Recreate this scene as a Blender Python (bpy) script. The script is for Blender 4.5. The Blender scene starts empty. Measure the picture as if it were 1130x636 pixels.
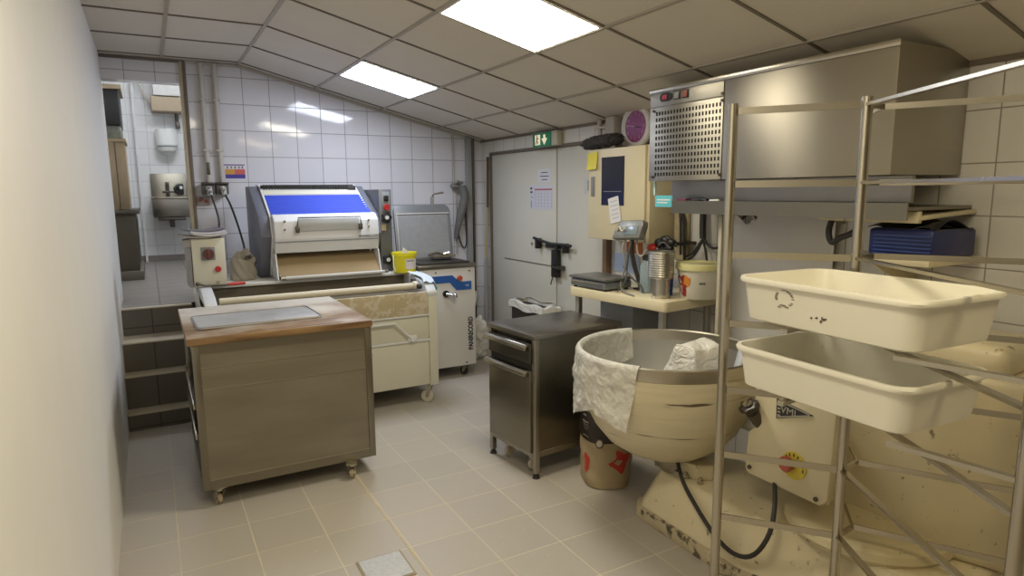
import bpy, bmesh, math, random
from mathutils import Vector, Matrix, noise
random.seed(7)
D = bpy.data
C = bpy.context.scene.collection
PI = math.pi
def R(d): return math.radians(d)

# ------------------------------------------------------------------ camera
cam = D.objects.new('camera', D.cameras.new('camera')); C.objects.link(cam)
cam.data.sensor_width = 36.0
cam.data.lens = 36.0 * 710 / 1130
cam.data.clip_start = 0.02
cam.data.shift_x = -1.0 / 1130
_p, _r, _y = R(8.5), R(-.51), R(29.3)
def _rot():
    R0 = Matrix(((1, 0, 0), (0, 0, -1), (0, 1, 0)))
    Rp = Matrix(((1, 0, 0), (0, math.cos(_p), -math.sin(_p)), (0, math.sin(_p), math.cos(_p))))
    Rr = Matrix(((math.cos(_r), -math.sin(_r), 0), (math.sin(_r), math.cos(_r), 0), (0, 0, 1)))
    Ry = Matrix(((math.cos(_y), -math.sin(_y), 0), (math.sin(_y), math.cos(_y), 0), (0, 0, 1)))
    M = Rr @ Rp @ R0 @ Ry                      # world -> camera (x right, y down, z forward)
    return Matrix((M[0], -M[1], -M[2])).transposed()
cam.matrix_world = Matrix.Translation((0, 0, 1.6)) @ _rot().to_4x4()
bpy.context.scene.camera = cam

# ------------------------------------------------------------------ world, exposure
w = D.worlds.new('world'); bpy.context.scene.world = w; w.use_nodes = True
w.node_tree.nodes['Background'].inputs[0].default_value = (.75, .80, .9, 1)
w.node_tree.nodes['Background'].inputs[1].default_value = .35
vs = bpy.context.scene.view_settings
vs.view_transform = 'Standard'; vs.look = 'None'; vs.gamma = 1; vs.use_curve_mapping = False
vs.exposure = 0.95
PANEL = [((1.345, 1.93, 2.54, 3.16), (1.0, .93, .76), 11.5),
         ((1.345, 1.93, 4.50, 5.11), (.78, .85, 1.0), 13.0),
         ((1.345, 1.93, -.10, .52), (1.0, .84, .52), 6.0),
         ((.18, .733, .55, 1.21), (1.0, .89, .66), 12.0)]
SINK_LIGHT = ((-.1, .9, 7.2, 7.8), (.93, .96, 1.0), 8.0)

# ------------------------------------------------------------------ materials
MT = {}
def mat(name, col, rough=.5, metal=0, bump=0, bscale=40, var=0, vscale=6, stretch=(1, 1, 1), emit=None, alpha=None, trans=0, spec=.5, rvar=0, dirt=None, dscale=9, dthr=.62, aniso=0):
    if name in MT: return MT[name]
    m = D.materials.new(name); m.use_nodes = True; nt = m.node_tree; n = nt.nodes; l = nt.links
    b = n['Principled BSDF']
    b.inputs['Base Color'].default_value = (*col, 1); b.inputs['Roughness'].default_value = rough
    b.inputs['Metallic'].default_value = metal; b.inputs['Specular IOR Level'].default_value = spec
    tc = n.new('ShaderNodeNewGeometry'); mp = n.new('ShaderNodeMapping'); l.new(tc.outputs['Position'], mp.inputs[0]); mp.inputs['Scale'].default_value = stretch
    src = None
    if var or dirt:
        ns = n.new('ShaderNodeTexNoise'); ns.inputs['Scale'].default_value = vscale; ns.inputs['Detail'].default_value = 5; l.new(mp.outputs[0], ns.inputs[0])
        mx = n.new('ShaderNodeMix'); mx.data_type = 'RGBA'
        mx.inputs[6].default_value = (*[max(0, c * (1 - var)) for c in col], 1); mx.inputs[7].default_value = (*[min(1, c * (1 + var)) for c in col], 1)
        l.new(ns.outputs[0], mx.inputs[0]); src = mx.outputs[2]
        if dirt:
            nd = n.new('ShaderNodeTexNoise'); nd.inputs['Scale'].default_value = dscale; nd.inputs['Detail'].default_value = 8; nd.inputs['Roughness'].default_value = .65; l.new(mp.outputs[0], nd.inputs[0])
            rp = n.new('ShaderNodeMapRange'); rp.inputs[1].default_value = dthr; rp.inputs[2].default_value = dthr + .06; l.new(nd.outputs[0], rp.inputs[0])
            m2 = n.new('ShaderNodeMix'); m2.data_type = 'RGBA'; m2.inputs[7].default_value = (*dirt, 1); l.new(src, m2.inputs[6]); l.new(rp.outputs[0], m2.inputs[0]); src = m2.outputs[2]
        l.new(src, b.inputs['Base Color'])
    if rvar:
        nr = n.new('ShaderNodeTexNoise'); nr.inputs['Scale'].default_value = vscale * .7; nr.inputs['Detail'].default_value = 4; l.new(mp.outputs[0], nr.inputs[0])
        rr = n.new('ShaderNodeMapRange'); rr.inputs[3].default_value = max(.02, rough - rvar); rr.inputs[4].default_value = rough + rvar; l.new(nr.outputs[0], rr.inputs[0]); l.new(rr.outputs[0], b.inputs['Roughness'])
    if bump:
        nb = n.new('ShaderNodeTexNoise'); nb.inputs['Scale'].default_value = bscale; nb.inputs['Detail'].default_value = 4; l.new(mp.outputs[0], nb.inputs[0])
        bp = n.new('ShaderNodeBump'); bp.inputs['Strength'].default_value = bump; bp.inputs['Distance'].default_value = .01; l.new(nb.outputs[0], bp.inputs['Height']); l.new(bp.outputs[0], b.inputs['Normal'])
    if emit: b.inputs['Emission Color'].default_value = (*emit[0], 1); b.inputs['Emission Strength'].default_value = emit[1]
    if alpha is not None: b.inputs['Alpha'].default_value = alpha
    if aniso:
        tg = n.new('ShaderNodeTangent'); tg.direction_type = 'RADIAL'; tg.axis = 'Z'; l.new(tg.outputs[0], b.inputs['Tangent'])
        b.inputs['Anisotropic'].default_value = aniso; b.inputs['Anisotropic Rotation'].default_value = .25
    if trans: b.inputs['Transmission Weight'].default_value = trans
    MT[name] = m; return m

def tile_mat(name, ax, ph, pitch, c1, c2, mortar, msize, rough, bumpd=.3, mbump=True, wob=.0, stain=None, stain_amt=.5):
    """ceramic tiles laid in world metres; ax picks the two axes, ph the grid origin"""
    m = D.materials.new(name); m.use_nodes = True; nt = m.node_tree; n = nt.nodes; l = nt.links
    b = n['Principled BSDF']; g = n.new('ShaderNodeNewGeometry'); s = n.new('ShaderNodeSeparateXYZ'); l.new(g.outputs['Position'], s.inputs[0])
    cb = n.new('ShaderNodeCombineXYZ')
    for i in (0, 1):
        a = n.new('ShaderNodeMath'); a.operation = 'SUBTRACT'; a.inputs[1].default_value = ph[i] - 50 * pitch[i]; l.new(s.outputs[ax[i]], a.inputs[0]); l.new(a.outputs[0], cb.inputs[i])
    br = n.new('ShaderNodeTexBrick'); br.offset = 0; br.squash = 1; br.inputs['Scale'].default_value = 1
    br.inputs['Brick Width'].default_value = pitch[0]; br.inputs['Row Height'].default_value = pitch[1]
    br.inputs['Mortar Size'].default_value = msize; br.inputs['Mortar Smooth'].default_value = .15; br.inputs['Bias'].default_value = 0
    br.inputs['Color1'].default_value = (*c1, 1); br.inputs['Color2'].default_value = (*c2, 1); br.inputs['Mortar'].default_value = (*mortar, 1)
    l.new(cb.outputs[0], br.inputs['Vector']); col = br.outputs['Color']
    ns = n.new('ShaderNodeTexNoise'); ns.inputs['Scale'].default_value = 3.1; ns.inputs['Detail'].default_value = 7; ns.inputs['Roughness'].default_value = .6; l.new(g.outputs['Position'], ns.inputs[0])
    if stain:
        mr = n.new('ShaderNodeMapRange'); mr.inputs[1].default_value = .45; mr.inputs[2].default_value = .7; mr.inputs[4].default_value = stain_amt; l.new(ns.outputs[0], mr.inputs[0])
        mx = n.new('ShaderNodeMix'); mx.data_type = 'RGBA'; l.new(mr.outputs[0], mx.inputs[0]); l.new(col, mx.inputs[6]); mx.inputs[7].default_value = (*stain, 1); col = mx.outputs[2]
    l.new(col, b.inputs['Base Color'])
    r = n.new('ShaderNodeMapRange'); r.inputs[3].default_value = rough; r.inputs[4].default_value = .8; l.new(br.outputs['Fac'], r.inputs[0]); l.new(r.outputs[0], b.inputs['Roughness'])
    iv = n.new('ShaderNodeMath'); iv.operation = 'MULTIPLY_ADD'; iv.inputs[1].default_value = -1; iv.inputs[2].default_value = 1; l.new(br.outputs['Fac'], iv.inputs[0])
    n2 = n.new('ShaderNodeTexNoise'); n2.inputs['Scale'].default_value = 7; n2.inputs['Detail'].default_value = 3; l.new(g.outputs['Position'], n2.inputs[0])
    ad = n.new('ShaderNodeMath'); ad.operation = 'MULTIPLY_ADD'; ad.inputs[1].default_value = wob; l.new(n2.outputs[0], ad.inputs[0]); l.new(iv.outputs[0], ad.inputs[2])
    bp = n.new('ShaderNodeBump'); bp.inputs['Strength'].default_value = bumpd; bp.inputs['Distance'].default_value = .003; l.new(ad.outputs[0], bp.inputs['Height']); l.new(bp.outputs[0], b.inputs['Normal'])
    return m
WT = ((.74, .73, .76), (.70, .69, .72))
M_tb = tile_mat('white_wall_tiles_back', (0, 2), (.128, 2.336), (.2095, .2125), *WT, (.30, .28, .28), .0028, .07, .5, wob=.5)
M_tr = tile_mat('white_wall_tiles_right', (1, 2), (.1, 2.336), (.205, .2125), (.72, .70, .66), (.68, .66, .62), (.33, .30, .26), .003, .15, .5, wob=.5)
M_ts = tile_mat('white_wall_tiles_sink', (0, 2), (.06, .77), (.2, .2), (.80, .81, .82), (.77, .78, .80), (.50, .50, .50), .003, .15, .4)
M_fl = tile_mat('grey_floor_tiles', (0, 1), (0, 2.917), (.307, .303), (.46, .42, .365), (.42, .385, .335), (.62, .55, .41), .0030, .42, .5, wob=.3, stain=(.44, .40, .34), stain_amt=.6)
M_fu = tile_mat('grey_landing_tiles', (0, 1), (.02, 6.3), (.30, .30), (.26, .24, .215), (.24, .22, .20), (.17, .15, .13), .0035, .4, .5)
M_rs = tile_mat('brown_riser_tiles', (0, 2), (-.04, .02), (.20, .6), (.13, .115, .09), (.12, .105, .085), (.06, .05, .04), .004, .4, .5)
M_tile_left = mat('white_painted_wall', (.80, .79, .77), .5, var=.03)
M_paintbk = mat('brown_painted_wall', (.20, .17, .12), .7, var=.1)
steel = mat('brushed_stainless_steel', (.44, .41, .34), .40, 1, aniso=.8, bump=.06, bscale=30, stretch=(1, 1, 14), rvar=.08, vscale=5)
steel_h = mat('brushed_steel_horizontal', (.26, .24, .19), .36, 1, bump=.08, bscale=60, stretch=(.4, .4, 1), rvar=.12, vscale=4, var=.06)
steel_b = mat('polished_steel_tube', (.52, .485, .41), .25, 1, rvar=.06)
steel_top = mat('worn_steel_worktop', (.32, .30, .27), .33, 1, rvar=.13, vscale=9, var=.1)
steel_dark = mat('dark_aged_steel', (.13, .12, .105), .42, 1, rvar=.1, vscale=6, var=.15)
chrome = mat('chrome', (.75, .75, .75), .12, 1)
alum = mat('grey_aluminium', (.48, .49, .52), .4, .7, rvar=.1)
black = mat('black_plastic', (.015, .015, .016), .4)
rubber = mat('black_rubber', (.03, .028, .026), .55)
grey_pl = mat('grey_plastic', (.24, .25, .26), .45)
white_en = mat('white_enamel', (.74, .74, .73), .28, var=.03, rvar=.05)
cream_en = mat('cream_enamel', (.66, .64, .52), .35, var=.05, dirt=(.42, .37, .25), dscale=7, dthr=.68)
cream_pl = mat('cream_plastic', (.74, .66, .45), .35, var=.04, dirt=(.40, .33, .2), dscale=10, dthr=.7)
bin_pl = mat('ivory_bin_plastic', (.84, .81, .69), .33, var=.05, vscale=4, rvar=.08, dirt=(.50, .43, .28), dscale=12, dthr=.68)
mix_en = mat('cream_mixer_paint', (.66, .58, .39), .38, var=.10, vscale=5, dirt=(.24, .19, .11), dscale=26, dthr=.62, bump=.05)
mix_st = mat('dirty_skirting_paint', (.50, .43, .29), .55, var=.15, vscale=14, stretch=(1, 1, 1), dirt=(.10, .08, .055), dscale=18, dthr=.52)
bowl_en = None
wood = None
navy = mat('navy_plastic', (.012, .02, .12), .35)
red_pl = mat('red_plastic', (.5, .03, .025), .35)
yellow_pl = mat('yellow_plastic', (.80, .72, .02), .35)
blue_pl = mat('blue_plastic', (.03, .10, .42), .4)
paper = mat('white_paper', (.78, .78, .80), .7)
ink = mat('dark_ink', (.05, .05, .07), .6)
inkg = mat('grey_ink', (.30, .30, .36), .6)
fur = mat('dark_grey_fleece', (.055, .05, .05), .95, bump=1.0, bscale=90)
beige_pipe = mat('beige_painted_pipe', (.52, .48, .43), .5, var=.06)
grey_pipe = mat('grey_painted_pipe', (.34, .34, .33), .5, var=.08)
brown_trim = mat('brown_metal_corner', (.16, .13, .10), .5, var=.2)
door_pt = mat('grey_door_paint', (.66, .64, .56), .45, var=.03, vscale=2, bump=.03, bscale=6)
flour_cl = mat('dusty_canvas', (.36, .32, .26), .9, var=.15, vscale=12, bump=.3)

def streak_mat():
    m = D.materials.new('streaked_bowl_paint'); m.use_nodes = True; n = m.node_tree.nodes; l = m.node_tree.links; b = n['Principled BSDF']; b.inputs['Roughness'].default_value = .4
    g = n.new('ShaderNodeNewGeometry'); mp = n.new('ShaderNodeMapping'); mp.inputs['Scale'].default_value = (1.3, 1.3, 24); l.new(g.outputs['Position'], mp.inputs[0])
    a = n.new('ShaderNodeTexNoise'); a.inputs['Scale'].default_value = 2.2; a.inputs['Detail'].default_value = 6; l.new(mp.outputs[0], a.inputs[0])
    r = n.new('ShaderNodeValToRGB'); e = r.color_ramp.elements
    e[0].position = .30; e[0].color = (.10, .08, .05, 1); e[1].position = .345; e[1].color = (.60, .53, .36, 1)
    x = e.new(.55); x.color = (.66, .59, .41, 1); x = e.new(.72); x.color = (.60, .53, .36, 1)
    l.new(a.outputs[0], r.inputs[0]); l.new(r.outputs[0], b.inputs['Base Color']); return m
bowl_en = streak_mat()
def wood_mat():
    m = D.materials.new('floured_beech_wood'); m.use_nodes = True; n = m.node_tree.nodes; l = m.node_tree.links; b = n['Principled BSDF']; b.inputs['Roughness'].default_value = .5
    g = n.new('ShaderNodeNewGeometry'); mp = n.new('ShaderNodeMapping'); mp.inputs['Scale'].default_value = (1.5, 16, 16); l.new(g.outputs['Position'], mp.inputs[0])
    a = n.new('ShaderNodeTexNoise'); a.inputs['Scale'].default_value = 2; a.inputs['Detail'].default_value = 6; l.new(mp.outputs[0], a.inputs[0])
    r = n.new('ShaderNodeValToRGB'); e = r.color_ramp.elements; e[0].position = .3; e[0].color = (.10, .05, .018, 1); e[1].position = .7; e[1].color = (.33, .20, .085, 1); l.new(a.outputs[0], r.inputs[0])
    s = n.new('ShaderNodeSeparateXYZ'); l.new(g.outputs['Position'], s.inputs[0])
    # flour lies on the upper face only, thicker towards the bench it is worked from
    fn = n.new('ShaderNodeTexNoise'); fn.inputs['Scale'].default_value = 3.2; fn.inputs['Detail'].default_value = 5; l.new(g.outputs['Position'], fn.inputs[0])
    fy = n.new('ShaderNodeMapRange'); fy.inputs[1].default_value = 3.5; fy.inputs[2].default_value = 4.6; fy.inputs[3].default_value = -.10; fy.inputs[4].default_value = .36; l.new(s.outputs[1], fy.inputs[0])
    ad = n.new('ShaderNodeMath'); l.new(fn.outputs[0], ad.inputs[0]); l.new(fy.outputs[0], ad.inputs[1])
    mr = n.new('ShaderNodeMapRange'); mr.inputs[1].default_value = .40; mr.inputs[2].default_value = .75; mr.inputs[4].default_value = .85; l.new(ad.outputs[0], mr.inputs[0])
    sn = n.new('ShaderNodeSeparateXYZ'); l.new(g.outputs['Normal'], sn.inputs[0])
    gt = n.new('ShaderNodeMath'); gt.operation = 'GREATER_THAN'; gt.inputs[1].default_value = .8; l.new(sn.outputs[2], gt.inputs[0])
    mu = n.new('ShaderNodeMath'); mu.operation = 'MULTIPLY'; l.new(mr.outputs[0], mu.inputs[0]); l.new(gt.outputs[0], mu.inputs[1])
    mx = n.new('ShaderNodeMix'); mx.data_type = 'RGBA'; l.new(mu.outputs[0], mx.inputs[0]); l.new(r.outputs[0], mx.inputs[6]); mx.inputs[7].default_value = (.70, .66, .59, 1); l.new(mx.outputs[2], b.inputs['Base Color']); return m
wood = wood_mat()
def film_mat(name, col, tr):
    m = D.materials.new(name); m.use_nodes = True; n = m.node_tree.nodes; l = m.node_tree.links; b = n['Principled BSDF']
    b.inputs['Base Color'].default_value = (*col, 1); b.inputs['Roughness'].default_value = .28
    g = n.new('ShaderNodeNewGeometry'); a = n.new('ShaderNodeTexNoise'); a.inputs['Scale'].default_value = 16; a.inputs['Detail'].default_value = 8; a.inputs['Distortion'].default_value = 2.0; l.new(g.outputs['Position'], a.inputs[0])
    bp = n.new('ShaderNodeBump'); bp.inputs['Strength'].default_value = 1; bp.inputs['Distance'].default_value = .016; l.new(a.outputs[0], bp.inputs['Height']); l.new(bp.outputs[0], b.inputs['Normal'])
    t = n.new('ShaderNodeBsdfTransparent'); mx = n.new('ShaderNodeMixShader'); mx.inputs[0].default_value = tr
    l.new(b.outputs[0], mx.inputs[1]); l.new(t.outputs[0], mx.inputs[2]); l.new(mx.outputs[0], n['Material Output'].inputs[0]); return m
film = film_mat('crinkled_clear_plastic', (.86, .85, .80), .30)
filmw = film_mat('white_plastic_sheet', (.80, .78, .72), .0)

# ------------------------------------------------------------------ mesh helpers
class MB:
    def __init__(s): s.bm = bmesh.new(); s.mi = 0
    def _tag(s, f0):
        s.bm.faces.ensure_lookup_table()
        for f in s.bm.faces[f0:]: f.material_index = s.mi
    def box(s, x0, x1, y0, y1, z0, z1, bev=0, seg=2, M=None):
        f0 = len(s.bm.faces)
        t = bmesh.new(); bmesh.ops.create_cube(t, size=1)
        for v in t.verts: v.co = Vector((x0 + (v.co.x + .5) * (x1 - x0), y0 + (v.co.y + .5) * (y1 - y0), z0 + (v.co.z + .5) * (z1 - z0)))
        if bev: bmesh.ops.bevel(t, geom=list(t.edges), offset=bev, segments=seg, affect='EDGES', profile=.5)
        if M: bmesh.ops.transform(t, matrix=M, verts=t.verts)
        s.merge(t); return s
    def merge(s, t):
        mp = {}
        for v in t.verts: mp[v] = s.bm.verts.new(v.co)
        for f in t.faces:
            try: nf = s.bm.faces.new([mp[v] for v in f.verts]); nf.material_index = s.mi
            except ValueError: pass
        t.free()
    def poly(s, pts):
        f = s.bm.faces.new([s.bm.verts.new(p) for p in pts]); f.material_index = s.mi; return s
    def prism(s, pts, vec, bev=0, seg=2):
        t = bmesh.new(); vec = Vector(vec); a = [t.verts.new(p) for p in pts]; b = [t.verts.new(Vector(p) + vec) for p in pts]; n = len(pts)
        t.faces.new(a[::-1]); t.faces.new(b)
        for i in range(n): t.faces.new([a[i], a[(i + 1) % n], b[(i + 1) % n], b[i]])
        bmesh.ops.recalc_face_normals(t, faces=t.faces)
        if bev: bmesh.ops.bevel(t, geom=list(t.edges), offset=bev, segments=seg, affect='EDGES', profile=.5)
        s.merge(t); return s
    def cyl(s, p0, p1, r0, r1=None, n=20, bev=0):
        r1 = r0 if r1 is None else r1; p0 = Vector(p0); p1 = Vector(p1); ax = (p1 - p0); L = ax.length
        t = bmesh.new(); bmesh.ops.create_cone(t, cap_ends=True, segments=n, radius1=r0, radius2=r1, depth=L)
        if bev: bmesh.ops.bevel(t, geom=[e for e in t.edges if abs(e.verts[0].co.z - e.verts[1].co.z) < 1e-6], offset=bev, segments=2, affect='EDGES')
        q = ax.to_track_quat('Z', 'Y').to_matrix().to_4x4(); bmesh.ops.transform(t, matrix=Matrix.Translation((p0 + p1) / 2) @ q, verts=t.verts); s.merge(t); return s
    def tube(s, pts, r, n=10, closed=False, sm=0):
        P = [Vector(p) for p in pts]
        for _ in range(sm):
            Q = []
            m = len(P)
            for i in range(m if closed else m - 1):
                a, b = P[i], P[(i + 1) % m]; Q += [a.lerp(b, .25), a.lerp(b, .75)]
            P = Q if closed else [P[0]] + Q + [P[-1]]
        t = bmesh.new(); rings = []; m = len(P); up = None
        if isinstance(r, (list, tuple)) and len(r) != m:
            q = len(r) - 1; r = [r[min(int(i / (m - 1) * q), q - 1)] * (1 - (i / (m - 1) * q - min(int(i / (m - 1) * q), q - 1))) + r[min(int(i / (m - 1) * q), q - 1) + 1] * (i / (m - 1) * q - min(int(i / (m - 1) * q), q - 1)) for i in range(m)]
        for i in range(m):
            d = (P[(i + 1) % m] - P[i - 1]) if closed else (P[min(i + 1, m - 1)] - P[max(i - 1, 0)])
            d.normalize()
            if up is None: up = Vector((0, 0, 1)) if abs(d.z) < .9 else Vector((1, 0, 0))
            x = up.cross(d); x.normalize(); y = d.cross(x); up = y
            rr = r[i] if isinstance(r, (list, tuple)) else r
            rings.append([t.verts.new(P[i] + x * math.cos(2 * PI * k / n) * rr + y * math.sin(2 * PI * k / n) * rr) for k in range(n)])
        for i in range(m if closed else m - 1):
            a, b = rings[i], rings[(i + 1) % m]
            for k in range(n): t.faces.new([a[k], a[(k + 1) % n], b[(k + 1) % n], b[k]])
        if not closed: t.faces.new(rings[0][::-1]); t.faces.new(rings[-1])
        s.merge(t); return s
    def bar(s, p0, p1, wx, wz, up=(0, 0, 1)):
        """rectangular bar from p0 to p1, wx wide across, wz deep along up"""
        p0 = Vector(p0); p1 = Vector(p1); d = (p1 - p0).normalized(); x = d.cross(Vector(up)).normalized(); u = x.cross(d)
        a = [p0 + x * wx / 2 * i + u * wz / 2 * j for i, j in ((-1, -1), (1, -1), (1, 1), (-1, 1))]
        return s.prism(a, p1 - p0)
    def lathe(s, prof, c=(0, 0, 0), n=40, M=None, a0=0, a1=2 * PI):
        t = bmesh.new(); full = abs(a1 - a0 - 2 * PI) < 1e-6; rings = []
        for k in range(n if full else n + 1):
            a = a0 + (a1 - a0) * k / n; rings.append([t.verts.new((r * math.cos(a), r * math.sin(a), z)) for r, z in prof])
        for k in range(n):
            A = rings[k]; B = rings[(k + 1) % len(rings)]
            for i in range(len(prof) - 1):
                t.faces.new([A[i], B[i], B[i + 1], A[i + 1]])
        bmesh.ops.remove_doubles(t, verts=t.verts, dist=1e-5)
        bmesh.ops.recalc_face_normals(t, faces=t.faces)
        T = Matrix.Translation(c) @ (M or Matrix())
        bmesh.ops.transform(t, matrix=T, verts=t.verts); s.merge(t); return s
    def sph(s, c, r, sc=(1, 1, 1), n=16):
        t = bmesh.new(); bmesh.ops.create_uvsphere(t, u_segments=n, v_segments=n // 2 + 2, radius=r)
        bmesh.ops.transform(t, matrix=Matrix.Translation(c) @ Matrix.Diagonal((*sc, 1)), verts=t.verts); s.merge(t); return s
    def surf(s, f, nu, nv, th=0):
        t = bmesh.new(); g = [[t.verts.new(f(i / nu, j / nv)) for j in range(nv + 1)] for i in range(nu + 1)]
        for i in range(nu):
            for j in range(nv): t.faces.new([g[i][j], g[i + 1][j], g[i + 1][j + 1], g[i][j + 1]])
        bmesh.ops.recalc_face_normals(t, faces=t.faces)
        if th: bmesh.ops.solidify(t, geom=t.faces[:], thickness=th)
        s.merge(t); return s
    def build(s, name, m, parent=None, kind=None, label=None, category=None, group=None, angle=35):
        me = D.meshes.new(name)
        if parent is not None:
            root = parent
            while root.parent: root = root.parent
            bmesh.ops.transform(s.bm, matrix=root.matrix_basis.inverted(), verts=s.bm.verts)
        elif kind is None:
            c = Vector((0, 0, 0)); k = len(s.bm.verts)
            xs = [v.co.x for v in s.bm.verts]; ys = [v.co.y for v in s.bm.verts]; zs = [v.co.z for v in s.bm.verts]
            c = Vector(((min(xs) + max(xs)) / 2, (min(ys) + max(ys)) / 2, min(zs)))
            bmesh.ops.translate(s.bm, vec=-c, verts=s.bm.verts)
        for f in s.bm.faces: f.smooth = True
        s.bm.to_mesh(me); s.bm.free(); me.set_sharp_from_angle(angle=R(angle))
        for x in (m if isinstance(m, (list, tuple)) else [m]): me.materials.append(x)
        o = D.objects.new(name, me); C.objects.link(o)
        if parent is not None: o.parent = parent
        elif kind is None: o.location = c
        if kind: o['kind'] = kind
        if label: o['label'] = label
        if category: o['category'] = category
        if group: o['group'] = group
        return o
def thing(name, label, cat, loc=(0, 0, 0), rz=0, group=None):
    o = D.objects.new(name, None); C.objects.link(o); o.location = loc; o.rotation_euler = (0, 0, rz); o.empty_display_size = .1
    o.matrix_basis = Matrix.Translation(loc) @ Matrix.Rotation(rz, 4, 'Z')
    o['label'] = label; o['category'] = cat
    if group: o['group'] = group
    return o
def fr(loc, rz=0):        # frame of a thing, to write its parts in its own axes
    return Matrix.Translation(loc) @ Matrix.Rotation(rz, 4, 'Z')
def tf(mb, M): bmesh.ops.transform(mb.bm, matrix=M, verts=mb.bm.verts); return mb
def dup(root, loc, rz=None, label=None):
    r = root.copy(); C.objects.link(r); r.location = loc
    if rz is not None: r.rotation_euler = (0, 0, rz)
    if label: r['label'] = label
    for ch in list(root.children):
        c = ch.copy(); C.objects.link(c); c.parent = r
        for g in list(ch.children):
            q = g.copy(); C.objects.link(q); q.parent = c
    return r
def text_part(name, body, size, M, m, parent, ext=.0006, sx=1.0, bold=0):
    cu = D.curves.new(name, 'FONT'); cu.body = body; cu.size = size; cu.extrude = ext; cu.align_x = 'CENTER'; cu.align_y = 'CENTER'; cu.resolution_u = 3; cu.offset = size * bold
    ob = D.objects.new(name, cu); C.objects.link(ob); bpy.context.view_layer.update()
    me = D.meshes.new_from_object(ob.evaluated_get(bpy.context.evaluated_depsgraph_get())); D.objects.remove(ob); D.curves.remove(cu)
    root = parent
    while root.parent: root = root.parent
    me.transform(root.matrix_basis.inverted() @ M @ Matrix.Diagonal((sx, 1, 1, 1))); me.materials.clear(); me.materials.append(m); me.name = name
    o = D.objects.new(name, me); C.objects.link(o); o.parent = parent; return o
def face_m(c, right, up):  # text matrix: x along right, y along up
    r = Vector(right).normalized(); u = Vector(up).normalized(); n = r.cross(u)
    return Matrix.Translation(c) @ Matrix((r, u, n)).transposed().to_4x4()
NEGX = ((0, -1, 0), (0, 0, 1))   # a face looking towards -X: right is -Y
NEGY = ((1, 0, 0), (0, 0, 1))    # a face looking towards -Y

# ================================================================== SETTING
XR, YB, XL = 2.96, 5.9, -.235
ZF, CS = 2.65, .247
def cz(x): return ZF if x < .733 else ZF - CS * (x - .733)
b = MB(); b.box(XL, XR + .13, -1.6, 5.0, -.12, 0); b.box(.24, XR + .13, 5.0, YB, -.12, 0); b.build('floor', M_fl, kind='structure')
# steps up to the landing
steps = [(4.95, .122), (5.08, .354), (5.214, .564), (5.49, .768)]
for i, (y, z) in enumerate(steps):
    y1 = steps[i + 1][0] if i < 3 else 5.85
    z0 = 0 if i == 0 else steps[i - 1][1]
    s_ = MB(); s_.box(XL, .235, y, 5.9, z0, z - .012); s_.build('stair_riser', M_rs, kind='structure')
    t_ = MB(); t_.box(XL, .235, y - .006, 5.9 if i == 3 else y1 + .02, z - .012, z, bev=.003); t_.build('stair_tread', mat('worn_step_tile', (.52, .46, .35), .45, var=.12), kind='structure')
b = MB(); b.box(-.6, .9, 5.9, 9.3, .62, .768); b.build('floor_landing', M_fu, kind='structure')
b = MB(); b.box(XL, .30, 5.55, 5.9, .768, .7705); b.build('floor_landing_edge', M_fu, kind='structure')
# back wall: the opening to the washroom is x < .33, lintel above 2.475
b = MB(); pts = [(.335, YB, -.05), (XR, YB, -.05), (XR, YB, 2.3), (.733, YB, 2.8), (.335, YB, 2.8)]; b.prism(pts, (0, .14, 0))
b.prism([(XL, YB, 2.475), (.335, YB, 2.475), (.335, YB, 2.8), (XL, YB, 2.8)], (0, .14, 0)); b.build('wall_back', M_tb, kind='structure')
b = MB(); b.box(XR, XR + .14, 5.70, YB + .14, -.05, 2.3); b.box(XR, XR + .14, 3.80, 5.70, 1.975, 2.3); b.box(XR, XR + .14, -1.6, 3.80, -.05, 2.3); b.build('wall_right', M_tr, kind='structure')
b = MB(); b.box(XL - .12, XL, -1.6, 5.9, -.05, 2.8); b.build('wall_left', M_tile_left, kind='structure')
b = MB(); b.box(XL - .12, XR + .14, -1.74, -1.6, -.05, 2.8); b.build('wall_front', M_paintbk, kind='structure')
# door recess floor strip and washroom shell
b = MB(); b.box(-.75, .95, 9.3, 9.42, .6, 3.4); b.build('wall_washroom_back', M_ts, kind='structure')
b = MB(); b.box(.95, 1.05, 6.04, 9.42, .6, 3.4); b.build('wall_washroom_right', M_ts, kind='structure')
b = MB(); b.box(-.75, -.65, 5.9, 9.42, .6, 3.4); b.build('wall_washroom_left', M_tile_left, kind='structure')
b = MB(); b.box(-.65, -.235, 5.9, 6.04, .6, 3.4); b.box(.335, .95, 6.041, 6.10, .6, 3.4); b.box(-.235, .335, 6.041, 6.1, 2.79, 3.4); b.build('wall_washroom_front', M_tile_left, kind='structure')
b = MB(); b.box(-.75, 1.05, 5.9, 9.42, 3.4, 3.5); b.build('ceiling_washroom', M_tile_left, kind='structure')
b = MB(); b.box(-.65, .95, 9.285, 9.3, .768, .845); b.build('baseboard_washroom', mat('grey_brown_skirting', (.22, .19, .17), .5), kind='structure')
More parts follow.
